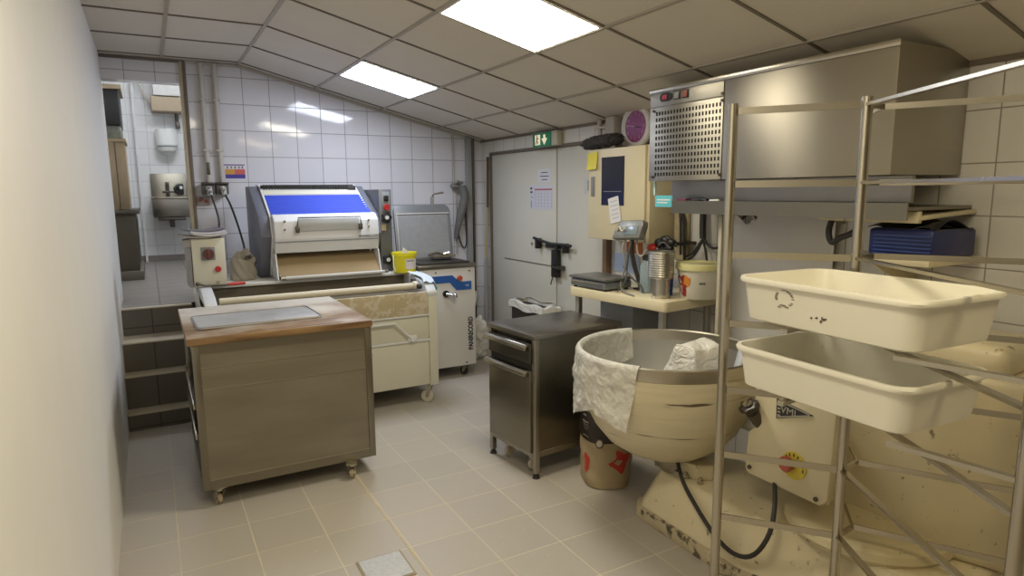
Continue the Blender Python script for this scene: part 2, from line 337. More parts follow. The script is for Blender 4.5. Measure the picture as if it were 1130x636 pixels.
# suspended ceiling, level on the left, falling to the right wall
ceil_m = mat('ceiling_panel', (.68, .63, .54), .8, var=.05, vscale=2.5, bump=.12, bscale=60)
grid_m = mat('ceiling_grid', (.40, .36, .30), .5, var=.08)
gx = [XL - .1, .18, .733, 1.345, 1.93, 2.49, 3.1]
gy = [-1.7, -.75, -.10, .55, 1.21, 1.87, 2.53, 3.155, 3.8, 4.475, 5.12, 5.78, 5.95]
b = MB()
for i in range(len(gx) - 1):
    for j in range(len(gy) - 1):
        x0, x1, y0, y1 = gx[i], gx[i + 1], gy[j], gy[j + 1]
        if (i == 3 and j in (2, 6, 9)) or (i == 1 and j == 3): continue
        up = .006
        b.poly([(x0 + .008, y0 + .006, cz(x0 + .008) + up), (x0 + .008, y1 - .006, cz(x0 + .008) + up), (x1 - .008, y1 - .006, cz(x1 - .008) + up), (x1 - .008, y0 + .006, cz(x1 - .008) + up)])
b.mi = 1
for x in gx[1:-1]:
    wv = .011; b.box(x - wv, x + wv, -1.7, 5.95, cz(x) - .002, cz(x) + .012)
dk = 2
for j, y in enumerate(gy[1:-1]):
    for i in range(len(gx) - 1):
        x0, x1 = gx[i], gx[i + 1]
        b.mi = 2; hw = .0075
        b.prism([(x0, y - hw, cz(x0) - .001), (x0, y + hw, cz(x0) - .001), (x0, y + hw, cz(x0) + .012), (x0, y - hw, cz(x0) + .012)], (x1 - x0, 0, cz(x1) - cz(x0)))
b.mi = 0
b.prism([(gx[0], 0, ZF + .03), (.733, 0, ZF + .03), (3.1, 0, cz(3.1) + .03), (3.1, 0, cz(3.1) + .09), (.733, 0, ZF + .09), (gx[0], 0, ZF + .09)], (0, 5.95, 0))
b.prism([(gx[0], 0, ZF + .03), (.733, 0, ZF + .03), (3.1, 0, cz(3.1) + .03), (3.1, 0, cz(3.1) + .09), (.733, 0, ZF + .09), (gx[0], 0, ZF + .09)], (0, -1.7, 0))
b.build('ceiling', [ceil_m, grid_m, mat('ceiling_cross_bar', (.19, .165, .13), .6)], kind='structure')
# perimeter angle of the ceiling
b = MB(); b.prism([(.34, 5.885, cz(.34) - .02), (.733, 5.885, ZF - .02), (XR, 5.885, cz(XR) - .02), (XR, 5.885, cz(XR)), (.733, 5.885, ZF), (.34, 5.885, ZF)], (0, .02, 0)); b.build('trim_1', beige_pipe, kind='structure')
b = MB(); b.box(XR - .015, XR, 0, 5.9, cz(XR) - .012, cz(XR) + .012); b.build('trim_2', brown_trim, kind='structure')
b = MB(); b.box(XL, .34, 5.88, 5.9, ZF - .02, ZF); b.build('trim_3', brown_trim, kind='structure')
# corner bead of the opening
b = MB(); b.box(.300, .322, 5.875, 6.04, .77, 2.64, bev=.003); b.build('trim_4', mat('beige_jamb', (.46, .38, .26), .5, var=.1), kind='structure')
b = MB(); b.box(.322, .345, 5.868, 6.04, .77, 2.64, bev=.003); b.build('trim_5', brown_trim, kind='structure')

# doors in the right wall
def door(n, y0, y1):
    b = MB(); b.box(XR + .012, XR + .055, y0, y1, .012, 1.955, bev=.003); return b.build('door_%d' % n, door_pt, kind='structure')
d1 = door(1, 4.545, 5.69); d2 = door(2, 3.81, 4.525)
b = MB(); b.box(XR + .004, XR + .012, 4.56, 5.45, .968, .972); b.build('door_scratch', mat('dark_scratch', (.12, .10, .08), .7), d1)
b = MB(); b.box(XR + .056, XR + .13, 3.8, 5.7, 0, 1.975); b.build('door_light_block', mat('door_gap_shade_backing', (.05, .045, .04), .8), kind='structure')  # added near-black slab blocks light behind the doors and colours gaps as shade
b = MB(); b.box(XR - .006, XR + .03, 3.80, 5.71, 1.957, 1.982); b.box(XR - .006, XR + .05, 5.692, 5.712, 0, 1.982); b.build('trim_7', brown_trim, kind='structure')

# ================================================================== LIGHTS
for i, ((x0, x1, y0, y1), col, st) in enumerate(PANEL):
    lab = ['square ceiling light panel glowing warm white, nearest to the camera in view', 'square ceiling light panel nearer the moulding machine and the tiled back wall', 'square ceiling light panel behind the photographer', 'square ceiling light panel in the level part of the ceiling, left of the camera'][i]
    c = Vector(((x0 + x1) / 2, (y0 + y1) / 2, cz((x0 + x1) / 2)))
    t = thing('ceiling_light', lab, 'light', c, 0, 'square light panels in the ceiling')
    def q(a, bb, off): return (a, bb, cz(a) + off)
    f = MB()
    for (a0, a1, e0, e1) in ((x0 + .006, x0 + .018, y0 + .006, y1 - .006), (x1 - .018, x1 - .006, y0 + .006, y1 - .006), (x0 + .018, x1 - .018, y0 + .006, y0 + .018), (x0 + .018, x1 - .018, y1 - .018, y1 - .006)):
        f.prism([q(a0, e0, -.002), q(a0, e1, -.002), q(a0, e1, .012), q(a0, e0, .012)], (a1 - a0, 0, cz(a1) - cz(a0)))
    f.build('frame', white_en, t)
    g = MB(); g.poly([q(x0 + .018, y0 + .018, .004), q(x0 + .018, y1 - .018, .004), q(x1 - .018, y1 - .018, .004), q(x1 - .018, y0 + .018, .004)])
    g.build('diffuser', mat('lit_diffuser_%d' % i, (.8, .8, .8), .5, emit=(col, st)), t)
(x0, x1, y0, y1), col, st = SINK_LIGHT
t = thing('washroom_ceiling_light', 'light panel on the ceiling of the white tiled washroom', 'light', ((x0 + x1) / 2, (y0 + y1) / 2, 3.37))
g = MB(); g.box(x0, x1, y0, y1, 3.37, 3.399, bev=.004); g.build('diffuser', mat('lit_diffuser_washroom', (.8, .8, .8), .5, emit=(col, st)), t)

# ================================================================== MOBILE WORK TABLE
def caster(root, name, x, y, h, r=.032, m_w=None, swivel=0):
    M = Matrix.Translation((x, y, 0)) @ Matrix.Rotation(swivel, 4, 'Z')
    b = MB(); b.box(-.03, .03, -.03, .03, h - .006, h); b.cyl((0, 0, h - .02), (0, 0, h - .006), .018)
    for s_ in (-1, 1): b.prism([(s_ * .016, -.018, h - .02), (s_ * .016, .020, h - .02), (s_ * .016, .034, r - .004), (s_ * .016, .012, r - .004)], (s_ * .003, 0, 0))
    c = tf(b, M).build(name, steel_b, root)
    v = MB(); v.cyl((-.013, .022, r), (.013, .022, r), r, n=24, bev=.004); v.mi = 1; v.cyl((-.02, .022, r), (.02, .022, r), .009)
    tf(v, M).build('wheel', [m_w or mat('worn_nylon_wheel', (.45, .38, .26), .5, dirt=(.15, .11, .07), dscale=40, dthr=.55), steel_b], c)
    return c
T = thing('work_table', 'mobile steel work table with floured wooden top standing before the steps', 'work table', (.57, 4.04, 0))
X0, X1, Y0, Y1 = .130, 1.035, 3.475, 4.44
b = MB(); b.box(X0 - .02, X1 + .005, Y0 - .015, Y1, .862, .900, bev=.004); b.build('wooden_top', wood, T)
b = MB()
for (x, y) in ((X0, Y0), (X1 - .035, Y0), (X0, Y1 - .035), (X1 - .035, Y1 - .035)): b.box(x, x + .035, y, y + .035, .10, .862, bev=.002)
for z in (.10, .815):
    b.box(X0 + .035, X1 - .035, Y0, Y0 + .03, z, z + .047); b.box(X0 + .035, X1 - .035, Y1 - .03, Y1, z, z + .047)
    b.box(X0, X0 + .03, Y0 + .035, Y1 - .035, z, z + .04); b.box(X1 - .03, X1, Y0 + .035, Y1 - .035, z, z + .04)
b.build('frame', steel_h, T)
b = MB(); b.box(X0 + .035, X1 - .035, Y0 + .006, Y0 + .012, .145, .817); b.build('front_panel', mat('smeared_steel_front', (.29, .265, .21), .40, 1, aniso=.6, var=.22, vscale=2.6, stretch=(.8, 1, 5), rvar=.14, bump=.05, bscale=12), T)
for za, zb in ((.625, .627), (.74, .742), (.147, .151)):
    b = MB(); b.box(X0 + .035, X1 - .035, Y0 + .003, Y0 + .006, za, zb); b.build('seam', mat('seam_steel', (.45, .42, .34), .35, 1), T)
b = MB(); b.box(X1 - .012, X1 - .006, Y0 + .035, Y1 - .035, .14, .82); b.build('side_panel', steel, T)
b = MB(); b.box(X0 + .03, X1 - .02, Y0 + .02, Y1 - .02, .11, .125); b.build('bottom_shelf', steel_h, T)
b = MB(); b.box(X0 + .01, X1 - .02, Y0 + .02, Y1 - .02, .46, .472); b.build('middle_shelf', steel_h, T)
for z in (.52, .36):
    b = MB(); b.box(X0 - .012, X0 - .002, Y0 + .05, Y1 - .05, z, z + .03, bev=.002); b.box(X0 - .002, X0 + .01, Y0 + .05, Y0 + .08, z, z + .03); b.box(X0 - .002, X0 + .01, Y1 - .08, Y1 - .05, z, z + .03); b.build('side_rail', steel_b, T)
b = MB()
for k in range(5): b.box(X0 + .03, X0 + .5, Y0 + .14 + k * .18, Y0 + .27 + k * .18, .472, .62, bev=.01)
b.build('drawer_row', mat('dark_box_grey', (.10, .09, .08), .6), T)
for (x, y, a) in ((.205, 3.50, .4), (.885, 3.45, -.3), (.21, 4.34, .2), (.93, 4.34, .8)): caster(T, 'caster', x, y, .10, .030, swivel=a)

# baking sheet lying on the table
T = thing('baking_sheet', 'flat grey metal sheet with rounded corners lying on the wooden table top', 'baking sheet', (.49, 3.87, .901), R(1.5))
b = MB(); 
def rrect(x0, x1, y0, y1, r, z, n=5):
    o = []
    for cx, cy, a in ((x1 - r, y1 - r, 0), (x0 + r, y1 - r, 90), (x0 + r, y0 + r, 180), (x1 - r, y0 + r, 270)):
        for k in range(n + 1): t = R(a + 90 * k / n); o.append((cx + r * math.cos(t), cy + r * math.sin(t), z))
    return o
b.prism(rrect(-.325, .325, -.20, .20, .03, 0), (0, 0, .008), bev=.002); tf(b, fr((.49, 3.87, .901), R(1.5)))
b.build('sheet', mat('aged_tin', (.48, .48, .48), .5, .6, rvar=.15, vscale=7, var=.25), T)
b = MB(); b.tube([p for p in rrect(-.32, .32, -.195, .195, .028, .0095)], .0035, n=6, closed=True); tf(b, fr((.49, 3.87, .901), R(1.5))); b.build('rolled_edge', mat('tin_edge', (.30, .29, .28), .45, .7), T)

# ================================================================== MOULDER BENCH
T = thing('moulder_cabinet', 'long cream cabinet on casters carrying the dough moulding machine', 'machine cabinet', (1.05, 5.0, 0))
BX0, BX1, BY0, BY1 = .262, 1.84, 4.45, 5.62
b = MB(); b.box(1.772, BX1, BY0, BY1, .145, .875, bev=.004); b.build('end_post', cream_en, T)
b = MB(); b.box(BX0, BX0 + .03, BY0, BY1, .145, .90, bev=.003); b.build('side_panel', cream_en, T)
b = MB(); b.box(BX0 + .03, 1.772, BY0 + .03, BY1, .15, .70); b.build('body', cream_en, T)
b = MB(); b.box(BX0 + .03, 1.770, BY0 + .008, BY0 + .03, .155, .505, bev=.002); b.build('lower_panel', cream_en, T)
b = MB(); b.box(BX0 + .03, 1.770, BY0 + .012, BY0 + .03, .512, .692, bev=.002); b.build('drawer_front', cream_en, T)
b = MB(); b.box(BX0 + .03, 1.772, BY0 - .002, BY0 + .012, .497, .512); b.box(BX0 + .03, 1.772, BY0 - .002, BY0 + .012, .690, .702); b.build('ledge', white_en, T)
b = MB(); b.tube([(1.10, BY0 - .012, .655), (1.50, BY0 - .012, .655), (1.635, BY0 - .012, .52)], .007, n=8); b.cyl((1.635, BY0 - .02, .52), (1.635, BY0 + .02, .52), .016); b.box(1.60, 1.67, BY0 - .008, BY0 + .012, .505, .55, bev=.003); b.build('handle', white_en, T)
b = MB(); b.box(BX0 + .03, 1.772, BY0 + .004, BY0 + .028, .702, .868, bev=.003); b.build('flour_apron', mat('floured_plywood', (.50, .41, .25), .8, var=.12, vscale=8, dirt=(.62, .55, .42), dscale=14, dthr=.5), T)
b = MB(); b.box(BX0 + .03, 1.772, BY0 + .03, BY1 - .02, .73, .76); b.build('trough', mat('dark_trough_and_shade', (.13, .11, .08), .6, var=.2), T)
b = MB(); b.box(BX0, BX1, 4.93, BY1, .945, .968, bev=.004); b.build('deck', white_en, T)
b = MB(); b.box(BX0 + .03, BX1 - .03, 4.955, BY1 - .01, .70, .945); b.build('inner_wall', mat('dark_trough_and_shade', (1, 1, 1)), T)  # shade of the gap under the deck is put into this face's colour
for x in (BX0, BX1 - .075):
    b = MB(); b.prism([(x, 5.0, .968), (x, 4.80, .966), (x, 4.60, .940), (x, 4.50, .915), (x, BY0 - .005, .865), (x, BY0 - .005, .835), (x, 4.93, .835), (x, 5.0, .90)], (.075, 0, 0), bev=.008); b.build('cheek', mat('white_worn_enamel', (.68, .70, .72), .3, var=.04), T)
b = MB(); b.cyl((.95, 4.60, .897), (1.725, 4.60, .897), .026, n=20); b.cyl((1.705, 4.60, .90), (1.74, 4.60, .90), .034); b.cyl((.36, 4.60, .897), (.95, 4.60, .897), .025); b.build('cloth_roller', mat('ivory_cloth', (.66, .60, .46), .8, bump=.2), T)
b = MB(); b.box(.34, 1.76, 4.70, 4.95, .80, .83); b.build('belt', mat('dark_floured_felt', (.15, .12, .075), .9, var=.2), T)
b = MB(); b.cyl((1.722, 4.66, .925), (1.752, 4.66, .925), .022); b.cyl((1.722, 4.54, .90), (1.752, 4.54, .90), .018); b.build('bearing', rubber, T)
for (x, y, a) in ((1.785, 4.50, .9), (1.76, 5.5, .2), (.36, 4.52, .4), (.36, 5.5, -.4)): caster(T, 'caster', x, y, .146, .048, mat('pale_nylon_wheel', (.58, .55, .45), .5), swivel=a)

# ================================================================== DOUGH MOULDER
T = thing('dough_moulder', 'dough moulding machine with blue cover and grey angular side housings', 'dough moulder', (1.18, 5.3, .968))
prof = [(5.68, .970), (5.19, .970), (5.00, 1.285), (5.07, 1.435), (5.50, 1.66), (5.68, 1.66)]
hous = mat('grey_violet_housing', (.13, .135, .165), .5, .0, rvar=.06)
for (xa, xb) in ((.70, .775), (1.545, 1.61)):
    b = MB(); b.prism([(xa, y, z) for y, z in prof], (xb - xa, 0, 0), bev=.006); h = b.build('side_housing', hous, T)
    b = MB(); xs = xb if xa < 1 else xa - .014
    b.prism([(xs, y, z) for y, z in [(5.66, .975), (5.185, .975), (4.988, 1.285), (5.06, 1.445), (5.49, 1.675), (5.66, 1.675)]], (.014, 0, 0), bev=.002); b.build('side_trim', white_en, h)
cov = D.materials.new('ribbed_blue_cover'); cov.use_nodes = True; n_ = cov.node_tree.nodes; l_ = cov.node_tree.links; bb = n_['Principled BSDF']; bb.inputs['Base Color'].default_value = (.035, .07, .50, 1); bb.inputs['Roughness'].default_value = .6; bb.inputs['Specular IOR Level'].default_value = .25
b = MB(); N = 9
def blue_p(u, v):
    y = 5.06 + .29 * v; z = 1.445 + .145 * v
    return (.79 + .755 * u, y, z + .007 * math.sin(v * PI * 2 * N) * 1.0)
b.surf(blue_p, 4, 108, th=.004); b.build('cover', cov, T, angle=80)
b = MB(); b.prism([(.79, 5.345, 1.585), (.79, 5.345, 1.60), (.79, 5.41, 1.632), (.79, 5.41, 1.60)], (.755, 0, 0)); b.build('back_lip', cream_en, T)
b = MB(); b.cyl((.78, 5.43, 1.655), (1.50, 5.43, 1.655), .014)
for k in range(34): b.box(.80 + k * .021, .811 + k * .021, 5.405, 5.44, 1.634, 1.672)
b.box(1.46, 1.53, 5.40, 5.46, 1.615, 1.665, bev=.006); b.build('comb_roller', rubber, T)
b = MB(); b.box(.79, 1.545, 5.15, 5.60, .975, 1.42); b.build('inner_body', steel_dark, T)
# white front hood
hp = [(5.10, 1.452), (5.02, 1.447), (4.955, 1.40), (4.945, 1.27), (4.975, 1.165), (5.05, 1.165), (5.05, 1.40)]
b = MB(); b.prism([(.79, y, z) for y, z in hp], (.78, 0, 0), bev=.006); H = b.build('front_hood', white_en, T)
b = MB(); b.box(.955, 1.415, 4.935, 4.952, 1.325, 1.415, bev=.003); b.build('handle_recess', mat('light_grey_recess', (.52, .53, .52), .4), H)
b = MB(); b.tube([(.94, 4.945, 1.345), (.945, 4.915, 1.365), (.955, 4.915, 1.425), (1.415, 4.915, 1.425), (1.422, 4.915, 1.365), (1.425, 4.945, 1.345)], .006, n=8); b.box(.935, .96, 4.91, 4.955, 1.315, 1.36, bev=.003); b.box(1.405, 1.432, 4.91, 4.955, 1.325, 1.37, bev=.003); b.build('handle', steel_dark, H)
b = MB()
for (x, z) in ((.86, 1.34), (.862, 1.40), (1.49, 1.345), (1.49, 1.395)): b.cyl((x, 4.956, z), (x, 4.94, z), .008)
b.build('screw', chrome, H)
b = MB(); b.box(.79, 1.57, 4.943, 4.953, 1.245, 1.252); b.build('seam', grey_pl, H)
text_part('nameplate_text', 'PANIRECORD', .026, face_m((1.495, 4.941, 1.272), *NEGY), ink, H, sx=1.0)
b = MB(); b.poly([(1.405, 4.941, 1.268), (1.42, 4.941, 1.262), (1.418, 4.941, 1.282)]); b.build('logo', ink, H)
b = MB(); b.surf(lambda u, v: (.80 + .76 * u, 5.14 - .22 * v - .02 * math.sin(v * PI), 1.165 - .17 * v), 6, 12, th=.006); b.build('felt_apron', mat('brown_felt', (.34, .25, .13), .9, var=.12, vscale=6), T)
for x in (.785, 1.56):
    b = MB(); b.prism([(x, 5.16, .975), (x, 4.90, .975), (x, 4.96, 1.165), (x, 5.16, 1.165)], (.008, 0, 0)); b.build('apron_side', white_en, T)
b = MB(); b.box(.81, 1.59, 4.84, 4.875, .985, 1.003, bev=.004); b.box(.82, 1.58, 4.875, 5.1, .975, .985); b.build('front_bar', white_en, T)
b = MB(); b.cyl((.80, 4.85, .994), (.83, 4.85, .994), .014); b.cyl((1.57, 4.85, .994), (1.60, 4.85, .994), .014); b.build('hinge', chrome, T)
b = MB(); b.box(1.612, 1.715, 5.05, 5.60, .970, 1.63, bev=.006); B_ = b.build('control_column', mat('grey_control_box', (.17, .175, .175), .4, .4), T)
b = MB(); b.box(1.635, 1.70, 5.043, 5.05, 1.45, 1.61, bev=.002); P_ = b.build('switch_plate', grey_pl, B_)
b = MB(); b.box(1.648, 1.688, 5.034, 5.043, 1.535, 1.58, bev=.003); b.build('switch', black, B_)
b = MB(); b.cyl((1.668, 5.043, 1.487), (1.668, 5.022, 1.487), .024); b.build('emergency_stop', red_pl, B_)
def knob(mb, c, r, ax, lobes=5):
    t = bmesh.new(); 
    pts = []
    for k in range(40):
        a = 2 * PI * k / 40; rr = r * (1 + .12 * math.cos(lobes * a)); pts.append((rr * math.cos(a), rr * math.sin(a), 0))
    m = MB(); m.prism(pts, (0, 0, .024), bev=.003)
    q = Vector(ax).to_track_quat('Z', 'Y').to_matrix().to_4x4(); tf(m, Matrix.Translation(c) @ q); mb.merge(m.bm)
for z in (1.405, 1.065):
    b = MB(); knob(b, (1.665, 5.048, z), .040, (0, -1, 0)); K = b.build('adjusting_knob', black, B_)
    b = MB(); b.cyl((1.665, 5.024, z), (1.665, 5.018, z), .016); b.build('knob_cap', white_en, K) if False else b.build('knob_cap', white_en, B_)
b = MB(); b.box(1.62, 1.66, 5.04, 5.05, 1.30, 1.35); b.build('label_plate', mat('amber_plate', (.45, .36, .2), .5), B_)

# things on the left end of the cabinet deck
T = thing('control_box', 'small cream control box with dark rotary switch, at the left end of the machine cabinet', 'control box', (.33, 4.98, .968), R(2))
F = fr((.33, 4.98, .968), R(2))
b = MB(); b.box(-.10, .11, -.10, .14, 0, .335, bev=.006); tf(b, F).build('housing', cream_en, T)
b = MB(); b.box(-.045, .045, -.106, -.10, .185, .275, bev=.003); tf(b, F).build('switch_plate', grey_pl, T)
b = MB(); b.cyl((0, -.106, .228), (0, -.14, .228), .036, bev=.004); b.box(-.008, .008, -.152, -.14, .195, .262, bev=.002); tf(b, F).build('rotary_switch', mat('dark_red_brown', (.14, .05, .04), .4), T)
b = MB(); b.cyl((.055, -.10, .12), (.055, -.125, .12), .02, bev=.004); tf(b, F).build('stop_button', red_pl, T)
b = MB(); b.cyl((.05, -.10, .03), (.05, -.115, .03), .01); tf(b, F).build('screw', steel_b, T)
b = MB(); b.prism([(-.1, -.1, .28), (-.145, -.08, .275), (-.145, .05, .275), (-.1, .1, .28)], (0, 0, .05)); b.prism([(-.105, -.1, .0), (-.125, -.06, .0), (-.125, .14, 0), (-.105, .14, 0)], (0, 0, .28)); tf(b, F).build('side_bracket', mat('scuffed_metal', (.34, .31, .27), .5, .3, var=.2, vscale=15), T)
T = thing('paper_stack', 'curled stack of papers and booklets lying on top of the small control box', 'papers', (.33, 4.98, 1.305))
for k, (dx, dy, a, z, c, wd, dp) in enumerate(((-.03, .0, 5, 0, (.30, .27, .24), .25, .26), (.03, -.01, -3, .012, (.72, .72, .76), .21, .24), (.01, -.005, 3, .026, (.66, .66, .72), .22, .25), (-.02, .01, 8, .040, (.14, .13, .15), .25, .22))):
    b = MB(); b.surf(lambda u, v: ((u - .5) * wd, (v - .5) * dp, .012 * (2 * u - 1) ** 2), 8, 2, th=-.011); tf(b, Matrix.Translation((.33 + dx, 4.98 + dy, 1.3175 + z)) @ Matrix.Rotation(R(a), 4, 'Z')); b.build('sheet', mat('paper_%d' % k, c, .6), T)
T = thing('scraper_brush', 'dark rod tool with a red handle lying before the control box', 'tool', (.42, 4.84, .972))
b = MB(); b.tube([(.255, 4.85, .995), (.30, 4.845, .980), (.44, 4.84, .977)], .007, n=8); b.sph((.252, 4.851, .995), .014); b.build('rod', steel_dark, T)
b = MB(); b.tube([(.44, 4.84, .979), (.50, 4.845, .982), (.555, 4.86, .98)], [.010, .013, .010], n=10); b.build('handle', red_pl, T)
T = thing('flour_sack_bin', 'grey-brown canvas sack slumped behind the red tool, against the moulder', 'sack', (.575, 5.15, .97))
b = MB()
def sack(u, v):
    a = u * 2 * PI; r = (.078, .092, .088, .085, .080, .074)[0]; k = v
    rr = .085 + .012 * math.sin(3 * a + 1) * k + .010 * math.sin(7 * a + 9 * k); z = .16 * k + .018 * math.sin(2 * a + .5) * k
    if k > .85: rr -= (k - .85) * .1
    return (.58 + rr * math.cos(a), 5.15 + rr * .9 * math.sin(a), .972 + z)
b.surf(sack, 48, 14, th=.003); bmesh.ops.remove_doubles(b.bm, verts=b.bm.verts, dist=1e-4); b.build('bag', flour_cl, T, angle=80)
b = MB(); b.surf(lambda u, v: (.58 + (u - .5) * .15 * (1 - .5 * v), 5.11 + .03 * v + .02 * math.sin(u * 5), 1.12 + .06 * v + .025 * math.sin(u * 9 + 1) * (1 - v) + (.02 if u > .6 else 0)), 16, 8, th=.004); b.build('folded_flap', flour_cl, T, angle=80)
b = MB(); b.sph((.58, 5.15, .984 + .05), .075, (1, .9, .8)); b.build('filling', flour_cl, T)

# yellow tub on the right end of the cabinet
T = thing('yellow_tub', 'small yellow plastic tub with a white label, on the right end of the machine cabinet', 'tub', (1.765, 4.93, .968))
b = MB(); b.lathe([(0, 0), (.088, 0), (.095, .13), (.102, .132), (.102, .158), (.097, .158), (.093, .135), (.083, .012), (0, .012)], (1.765, 4.93, .970), 36); b.build('tub', yellow_pl, T)
b = MB(); b.lathe([(.0955, .03), (.0985, .11)], (1.765, 4.93, .970), 14, a0=R(-105), a1=R(-40)); lb = b.build('label_patch', mat('pink_grey_label', (.72, .66, .62), .5), T)
b = MB(); b.lathe([(.0985, .092), (.0989, .098)], (1.765, 4.93, .970), 10, a0=R(-98), a1=R(-62)); b.build('label_print', ink, lb)
b = MB(); b.prism([(1.735, 4.90, 1.12), (1.80, 4.90, 1.12), (1.79, 4.90, 1.135), (1.75, 4.90, 1.17)], (.0, .008, .0)); b.build('paper_scrap', paper, T)
b = MB(); b.tube([(1.665, 4.90, 1.11), (1.65, 4.86, 1.03), (1.66, 4.84, .99)], .003, n=6); b.build('bail_handle', white_en, T)
T = thing('cloth', 'pale blue-white cloth with a teal edge lying over the right end of the cabinet', 'cloth', (1.82, 4.7, .95))
b = MB(); b.surf(lambda u, v: (1.755 + .11 * u + .02 * math.sin(v * 4), 4.50 + .30 * v, .935 + .045 * min(1, v * 1.6) + .008 * math.sin(u * 9 + v * 7) - (.05 * max(0, u - .75) * 4)), 14, 18, th=.004); b.build('fabric', mat('pale_cloth', (.60, .68, .76), .8, bump=.3), T, angle=80)
b = MB(); b.box(1.835, 1.868, 4.50, 4.62, .862, .90, bev=.008); b.build('teal_edge', mat('teal', (.03, .30, .32), .6), T)

# ================================================================== DOUGH DIVIDER
T = thing('dough_divider', 'white dough divider on casters with a blue stripe, right of the moulding machine', 'dough divider', (2.14, 5.2, 0))
DX0, DX1, DY0, DY1 = 1.90, 2.415, 4.97, 5.47
b = MB(); b.box(DX0, DX1, DY0, DY1, .105, .965, bev=.008); b.build('body', mat('white_divider_enamel', (.70, .68, .64), .35, var=.02, rvar=.05), T)
b = MB(); b.box(DX0 - .01, DX1 + .012, DY0 - .01, DY1, .966, 1.0, bev=.006); b.build('top_plate', steel_top, T)
b = MB(); b.box(DX0 + .03, DX1 - .03, DY0 + .04, DY1 - .06, 1.0, 1.012); b.build('basin', steel_dark, T)
b = MB(); b.prism([(x, DY0 - .008, z) for x, z in ((1.95, .905), (2.20, .905), (2.262, .845), (2.375, .845), (2.375, .775), (2.235, .775), (2.175, .845), (1.95, .845))], (0, .008, 0)); S_ = b.build('blue_stripe', mat('blue_stripe', (.03, .12, .42), .4), T)
text_part('stripe_text', 'DR', .024, face_m((2.335, DY0 - .0088, .81), *NEGY), white_en, S_)
b = MB(); b.cyl((2.262, DY0, .878), (2.262, DY0 - .03, .878), .022, bev=.003); b.build('red_button', mat('orange_red_button', (.55, .10, .05), .4), T)
b = MB(); b.cyl((2.135, DY0, .752), (2.135, DY0 - .02, .752), .028); b.mi = 1; b.cyl((2.135, DY0 - .02, .75), (2.19, DY0 - .06, .74), .013); b.sph((2.195, DY0 - .064, .739), .024); b.build('clamp_lever', [black, chrome], T)
text_part('brand_text', 'PANIRECORD', .058, face_m((2.365, DY0 - .0005, .385), (0, 0, 1), (-1, 0, 0)), ink, T, sx=.82, bold=.05)
b = MB()
for (x, z) in ((2.36, .935), (2.32, .13), (2.05, .935)): b.cyl((x, DY0, z), (x, DY0 - .004, z), .007)
b.build('screw', ink, T)
# raised lid, seen from inside
LF = Matrix.Translation((2.115, 5.33, 1.01)) @ Matrix.Rotation(R(-9), 4, 'X')
b = MB(); b.prism([(p[0], 0, p[1]) for p in [(q[0], q[1]) for q in rrect(-.265, .265, 0, .49, .06, 0)]], (0, .03, 0), bev=.004); tf(b, LF).build('lid', mat('grey_lid_metal', (.26, .27, .28), .45, .5, rvar=.1), T)
b = MB(); b.prism([(p[0], -.003, p[1]) for p in rrect(-.225, .235, .02, .40, .02, 0)], (0, .004, 0)); tf(b, LF).build('lid_liner', mat('grey_lid_liner', (.30, .30, .30), .6, .2, var=.15, vscale=25), T)
b = MB(); b.box(-.25, .25, -.006, -.001, .408, .418); b.box(-.245, -.238, -.006, -.001, .03, .41); tf(b, LF).build('lid_edge_line', mat('pale_edge', (.55, .52, .48), .5), T)
b = MB(); b.box(.03, .24, -.10, -.02, .01, .03); b.tube([(.0, -.05, .04), (.08, -.06, .055), (.15, -.04, .04), (.2, -.06, .05)], .012, n=8); tf(b, LF).build('hinge_bar', steel_b, T)
for (x, y, a) in ((2.34, 5.03, .6), (2.34, 5.4, .1), (1.97, 5.03, .3), (1.97, 5.4, .2)): caster(T, 'caster', x, y, .106, .038, rubber, swivel=a)
# tap on the wall behind the divider lid
T = thing('wall_tap', 'chrome lever tap on the tiled wall above the raised grey lid', 'tap', (2.30, 5.86, 1.50))
b = MB(); b.cyl((2.30, 5.9, 1.47), (2.30, 5.60, 1.47), .014); b.cyl((2.30, 5.62, 1.40), (2.30, 5.62, 1.56), .017); b.build('body', chrome, T)
b = MB(); b.tube([(2.30, 5.62, 1.56), (2.31, 5.60, 1.585), (2.40, 5.58, 1.60)], .009, n=8); b.build('lever', chrome, T)
b = MB(); b.tube([(2.30, 5.62, 1.41), (2.31, 5.52, 1.42), (2.325, 5.45, 1.40), (2.33, 5.44, 1.36)], .012, n=10, sm=1); b.build('spout', chrome, T)

